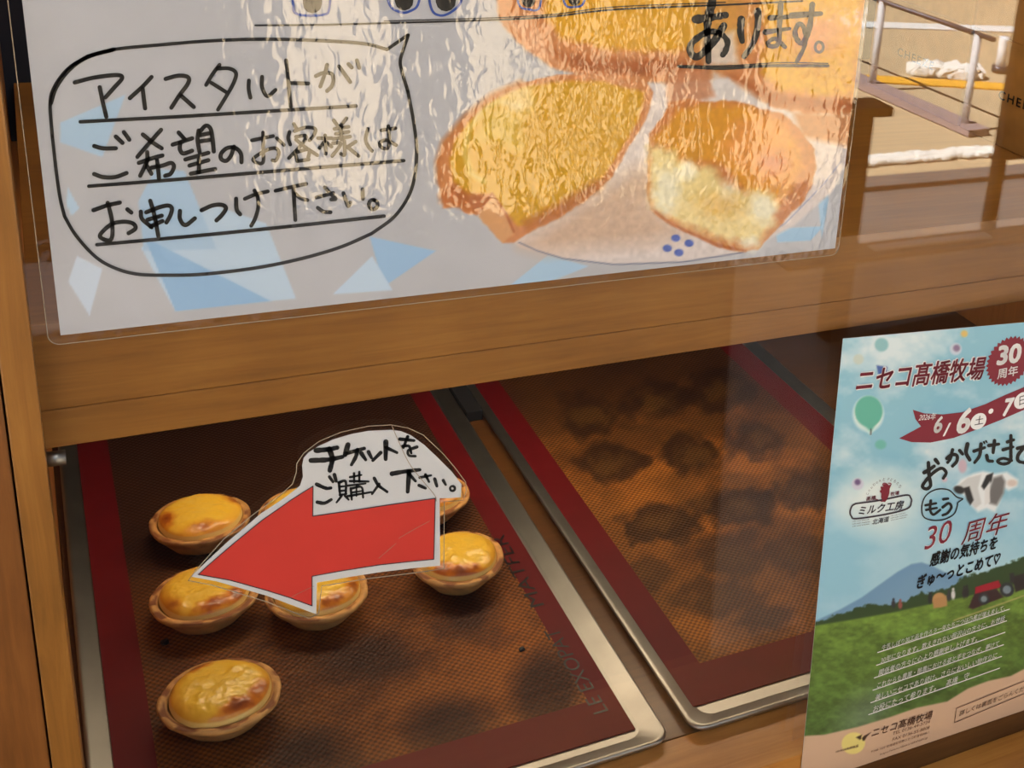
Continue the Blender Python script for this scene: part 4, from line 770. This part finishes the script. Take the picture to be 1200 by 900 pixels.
# white handwriting on the meadow
N_ = (1010, 700, 6.0); wl = [((108, 385), (1035, 80)), ((100, 475), (1015, 162)), ((85, 563), (1003, 243)), ((75, 650), (993, 330)), ((60, 738), (980, 412)), ((45, 822), (965, 495))]
for a, b in wl: place('writing_rule', strokes_mesh('writing_rule', S3, [(cw([a, b], N_), 0.9)], K2), M['white'], poster)
body = ['牛乳しぼり加工品を作ろう一年たち二つは乃産が増えまして、', '30年になります。数えきれない程沢山の方々に、お世話', '関係者の方々に心より感謝申し上げます。', 'これからも農業・酪農における姿と手をつなぎ、夢けて', '美しいニセコであり続け、さらにおいしい物作りに', 'お役にたって参ります。　髙橋　守']
ends = [(1000, 85), (1000, 160), (805, 305), (960, 335), (945, 420), (750, 565)]
for (a, b), tx, en in zip(wl, body, ends): text('letter_line', S3, tx, cw([(a[0] + 28, a[1] - 18)], N_)[0], cw([(en[0], en[1] - 4)], N_)[0], M['white'], poster, K3, 0.012, 1.25, .15)
# foot print
V_ = (960, 820, 7.5)
text('farm_name', S3, 'ニセコ髙橋牧場', cw([(455, 322)], V_)[0], cw([(988, 155)], V_)[0], M['brown_print'], poster, K2, 0.012, 1.1, .12)
text('contact_line', S3, 'TEL 0136-44-3734', cw([(642, 308)], V_)[0], cw([(968, 200)], V_)[0], M['brown_print'], poster, K2, 0.0, .95, .1); text('contact_line', S3, 'FAX 0136-55-8808', cw([(638, 360)], V_)[0], cw([(965, 250)], V_)[0], M['brown_print'], poster, K2, 0.0, .95, .1)
text('address_line', S3, '〒048-1522 北海道虻田郡ニセコ町曽我888-1', cw([(450, 465)], V_)[0], cw([(960, 290)], V_)[0], M['brown_print'], poster, K2, 0.0, 1.0, .1); text('address_line', S3, 'https://www.niseko-takahashi.jp', cw([(530, 485)], V_)[0], cw([(950, 335)], V_)[0], M['brown_print'], poster, K2, 0.0, .8, .1)
text('crest_word', S3, 'ニセコ高橋牧場', cw([(150, 458)], V_)[0], cw([(340, 405)], V_)[0], M['brown_print'], poster, K2, 0.0, .8)
Y_ = (1080, 760, 7.5)
place('note_frame', strokes_mesh('note_frame', S3, [(cw(l, Y_), .8) for l in ([(303, 522), (900, 282), (1060, 222)], [(285, 648), (900, 392), (1060, 330)], [(303, 522), (285, 648)])], K2), M['brown_print'], poster)
text('note_text', S3, '詳しくは裏面をごらんください', cw([(328, 588)], Y_)[0], cw([(985, 330)], Y_)[0], M['brown_print'], poster, K2, 0.004, 1.1, .1)

# ================================================================== KRAFT BOXES ON THE UPPER SHELF
def kraft_box(y0, y1, label):
    x0, x1, z0 = 0.607, 0.80, Z(-0.2528); t = thing('kraft_box', label, 'box', ((x0 + x1) / 2, (y0 + y1) / 2, z0), 'kraft boxes on the upper shelf')
    box('carton', (x0, x1, y0, y1, z0, Z(-0.1757)), M['kraft'], t, 0.0008); box('lid', (x0 - 0.0006, x1 + 0.0006, y0 - 0.0004, y1 + 0.0004, Z(-0.1755), Z(-0.125)), M['kraft'], t, 0.0008)
    V, Fc = glyphs('CHEEZE', 0.02, 0, 1.25); w = V[:, 0].max() - V[:, 0].min(); k = 0.050 / w; yc = (y0 + y1) / 2 + 0.025
    P_ = np.stack([np.full(len(V), x0 - 0.0003), yc - (V[:, 0] - V[:, 0].min()) * k, Z(-0.2190) + V[:, 1] * k * 0.75], -1); place('side_lettering', mesh('side_lettering', P_, Fc), M['box_ink'], t)
kraft_box(0.620, 0.748, 'kraft cheese box on the upper shelf, nearest the front glass'); kraft_box(0.752, 0.880, 'kraft cheese box on the upper shelf behind the nearest one')

# ================================================================== THE STREET, AS IT STANDS BEHIND THE VIEWER AND SHOWS IN THE GLASS
gz = lambda px: mir(onZ(px[0], px[1], 0.0))
M['paint_grey'] = plain('grey rail paint', (205, 204, 204), 0.5); M['rail_dark'] = plain('dark handrail', (60, 62, 70), 0.4, 0.4); M['purple'] = plain('rail kerb', (150, 130, 126), 0.7)
def strip(name, a, b, w, mat, h=0.004):
    A, B = gz(a), gz(b); d = (B - A); d /= np.linalg.norm(d); n = np.array([-d[1], d[0], 0]) * w / 2; A = A - d * 0.1; B = B + d * 3
    P_ = [A - n, B - n, B + n, A + n]; V = [tuple(v[:2]) + (-0.004,) for v in P_] + [tuple(v[:2]) + (h,) for v in P_]
    return place(name, mesh(name, V, [(3, 2, 1, 0), (4, 5, 6, 7)] + [(k, (k + 1) % 4, 4 + (k + 1) % 4, 4 + k) for k in range(4)]), mat)
tag(strip('road_line', (1010, 92), (1178, 102), 0.13, M['yellow']), 'yellow painted road line mirrored in the glass at upper right', 'road marking')
tag(strip('road_line', (1010, 29), (1190, 35), 0.16, M['roadwhite']), 'white painted road line beyond the yellow one', 'road marking')
rail = thing('street_railing', 'grey metal railing along the pavement mirrored in the upper right glass', 'railing', tuple(gz((1080, 140))))
b1, b2 = gz((1022, 105)), gz((1130, 152)); dirr = (b2 - b1) / np.linalg.norm(b2 - b1)
for k in (-1, 0, 1):
    c = b1 + (b2 - b1) * k; place('rail_post', tubem('rail_post', [(c[0], c[1], 0), (c[0], c[1], 0.42)], 0.017, 10), M['paint_grey'], rail)
e0, e1 = b1 - dirr * 1.6, b2 + dirr * 0.1
place('handrail', tubem('handrail', [tuple(e0[:2]) + (0.42,), tuple(e1[:2]) + (0.42,)], 0.011, 10), M['rail_dark'], rail)
nk = np.array([-dirr[1], dirr[0], 0]) * 0.06
V = [tuple((q_)[:2]) + (z_,) for z_ in (0, 0.03) for q_ in (e0 - nk, e1 - nk, e1 + nk, e0 + nk)]
place('kerb', mesh('kerb', V, [(3, 2, 1, 0), (4, 5, 6, 7)] + [(k, (k + 1) % 4, 4 + (k + 1) % 4, 4 + k) for k in range(4)]), M['purple'], rail)
def gravel(name, a, b, w, h, seed, label, dens=200):
    A, B = gz(a), gz(b); rng = random.Random(seed); bm = bmesh.new(); d = B - A
    for k in range(dens):
        r = rng.uniform(0.35, 1) * h; t_ = rng.random(); c = A + d * t_ + np.array([rng.uniform(-.5, .5) * w * .3, rng.uniform(-.5, .5) * w, 0])
        m_ = Matrix.Translation((c[0], c[1], r * 0.45)) @ Matrix.Diagonal((r * rng.uniform(.8, 1.5), r, r * .8, 1)); s_ = bmesh.ops.create_icosphere(bm, subdivisions=1, radius=1.0, matrix=m_)
        for v in s_['verts']: v.co += Vector((rng.uniform(-.2, .2), rng.uniform(-.2, .2), rng.uniform(-.2, .2))) * r
    me = bpy.data.meshes.new(name); bm.to_mesh(me); bm.free(); o = place(name, me, M['pebble']); o['kind'] = 'stuff'; tag(o, label, 'gravel'); return o
M['pebble'] = plain('white pebbles', (240, 236, 226), 0.7)
gravel('white_gravel', (1000, 193), (1172, 178), 0.075, 0.022, 5, 'strip of white pebbles along the porch edge', 420)
gravel('pebble_heap', (1075, 87), (1145, 91), 0.06, 0.06, 6, 'low heap of white stones beside the yellow line', 60)
post = thing('barrier_post', 'dark short post with flat cap standing on the porch floor', 'post', tuple(mir(onY(985, 390, 2.6))))
pa, pb = onY(964, 392, 2.6)[0], onY(986, 392, 2.6)[0]
box('shaft', (pa, pb, 1.12 - 2.63, 1.12 - 2.57, 0.0, Z(-0.825)), M['darkwood'], post, 0.003); box('cap', (pa - 0.02, onY(1036, 125, 2.6)[0], 1.12 - 2.65, 1.12 - 2.55, Z(-0.825), Z(-0.80)), M['darkwood'], post, 0.003)
tr_ = thing('door_track', 'dark floor track with white strip on the porch floor', 'door track', (2.4, YR, 0))
xa = onZ(1003, 285, 0)[0]
box('rail', (1.9, xr + 1.2, YR - 0.02, YR + 0.10, 0, 0.012), M['darkwood'], tr_); box('white_strip', (xa, xr - 0.03, YR + 0.02, YR + 0.06, 0.0125, 0.02), M['white'], tr_)
bol = thing('white_glint', 'small white rounded bollard added as a bright highlight in the glass', 'standin', tuple(gz((1172, 84))))  # white shape added to imitate a bright highlight
c = gz((1172, 84)); place('body', tubem('body', [(c[0], c[1], 0), (c[0], c[1], 0.12), (c[0], c[1], 0.17), (c[0], c[1], 0.185)], 0.028, 14), M['white'], bol); place('foot', tubem('foot', [(c[0], c[1], 0), (c[0], c[1], 0.03)], 0.045, 14), M['rail_dark'], bol)
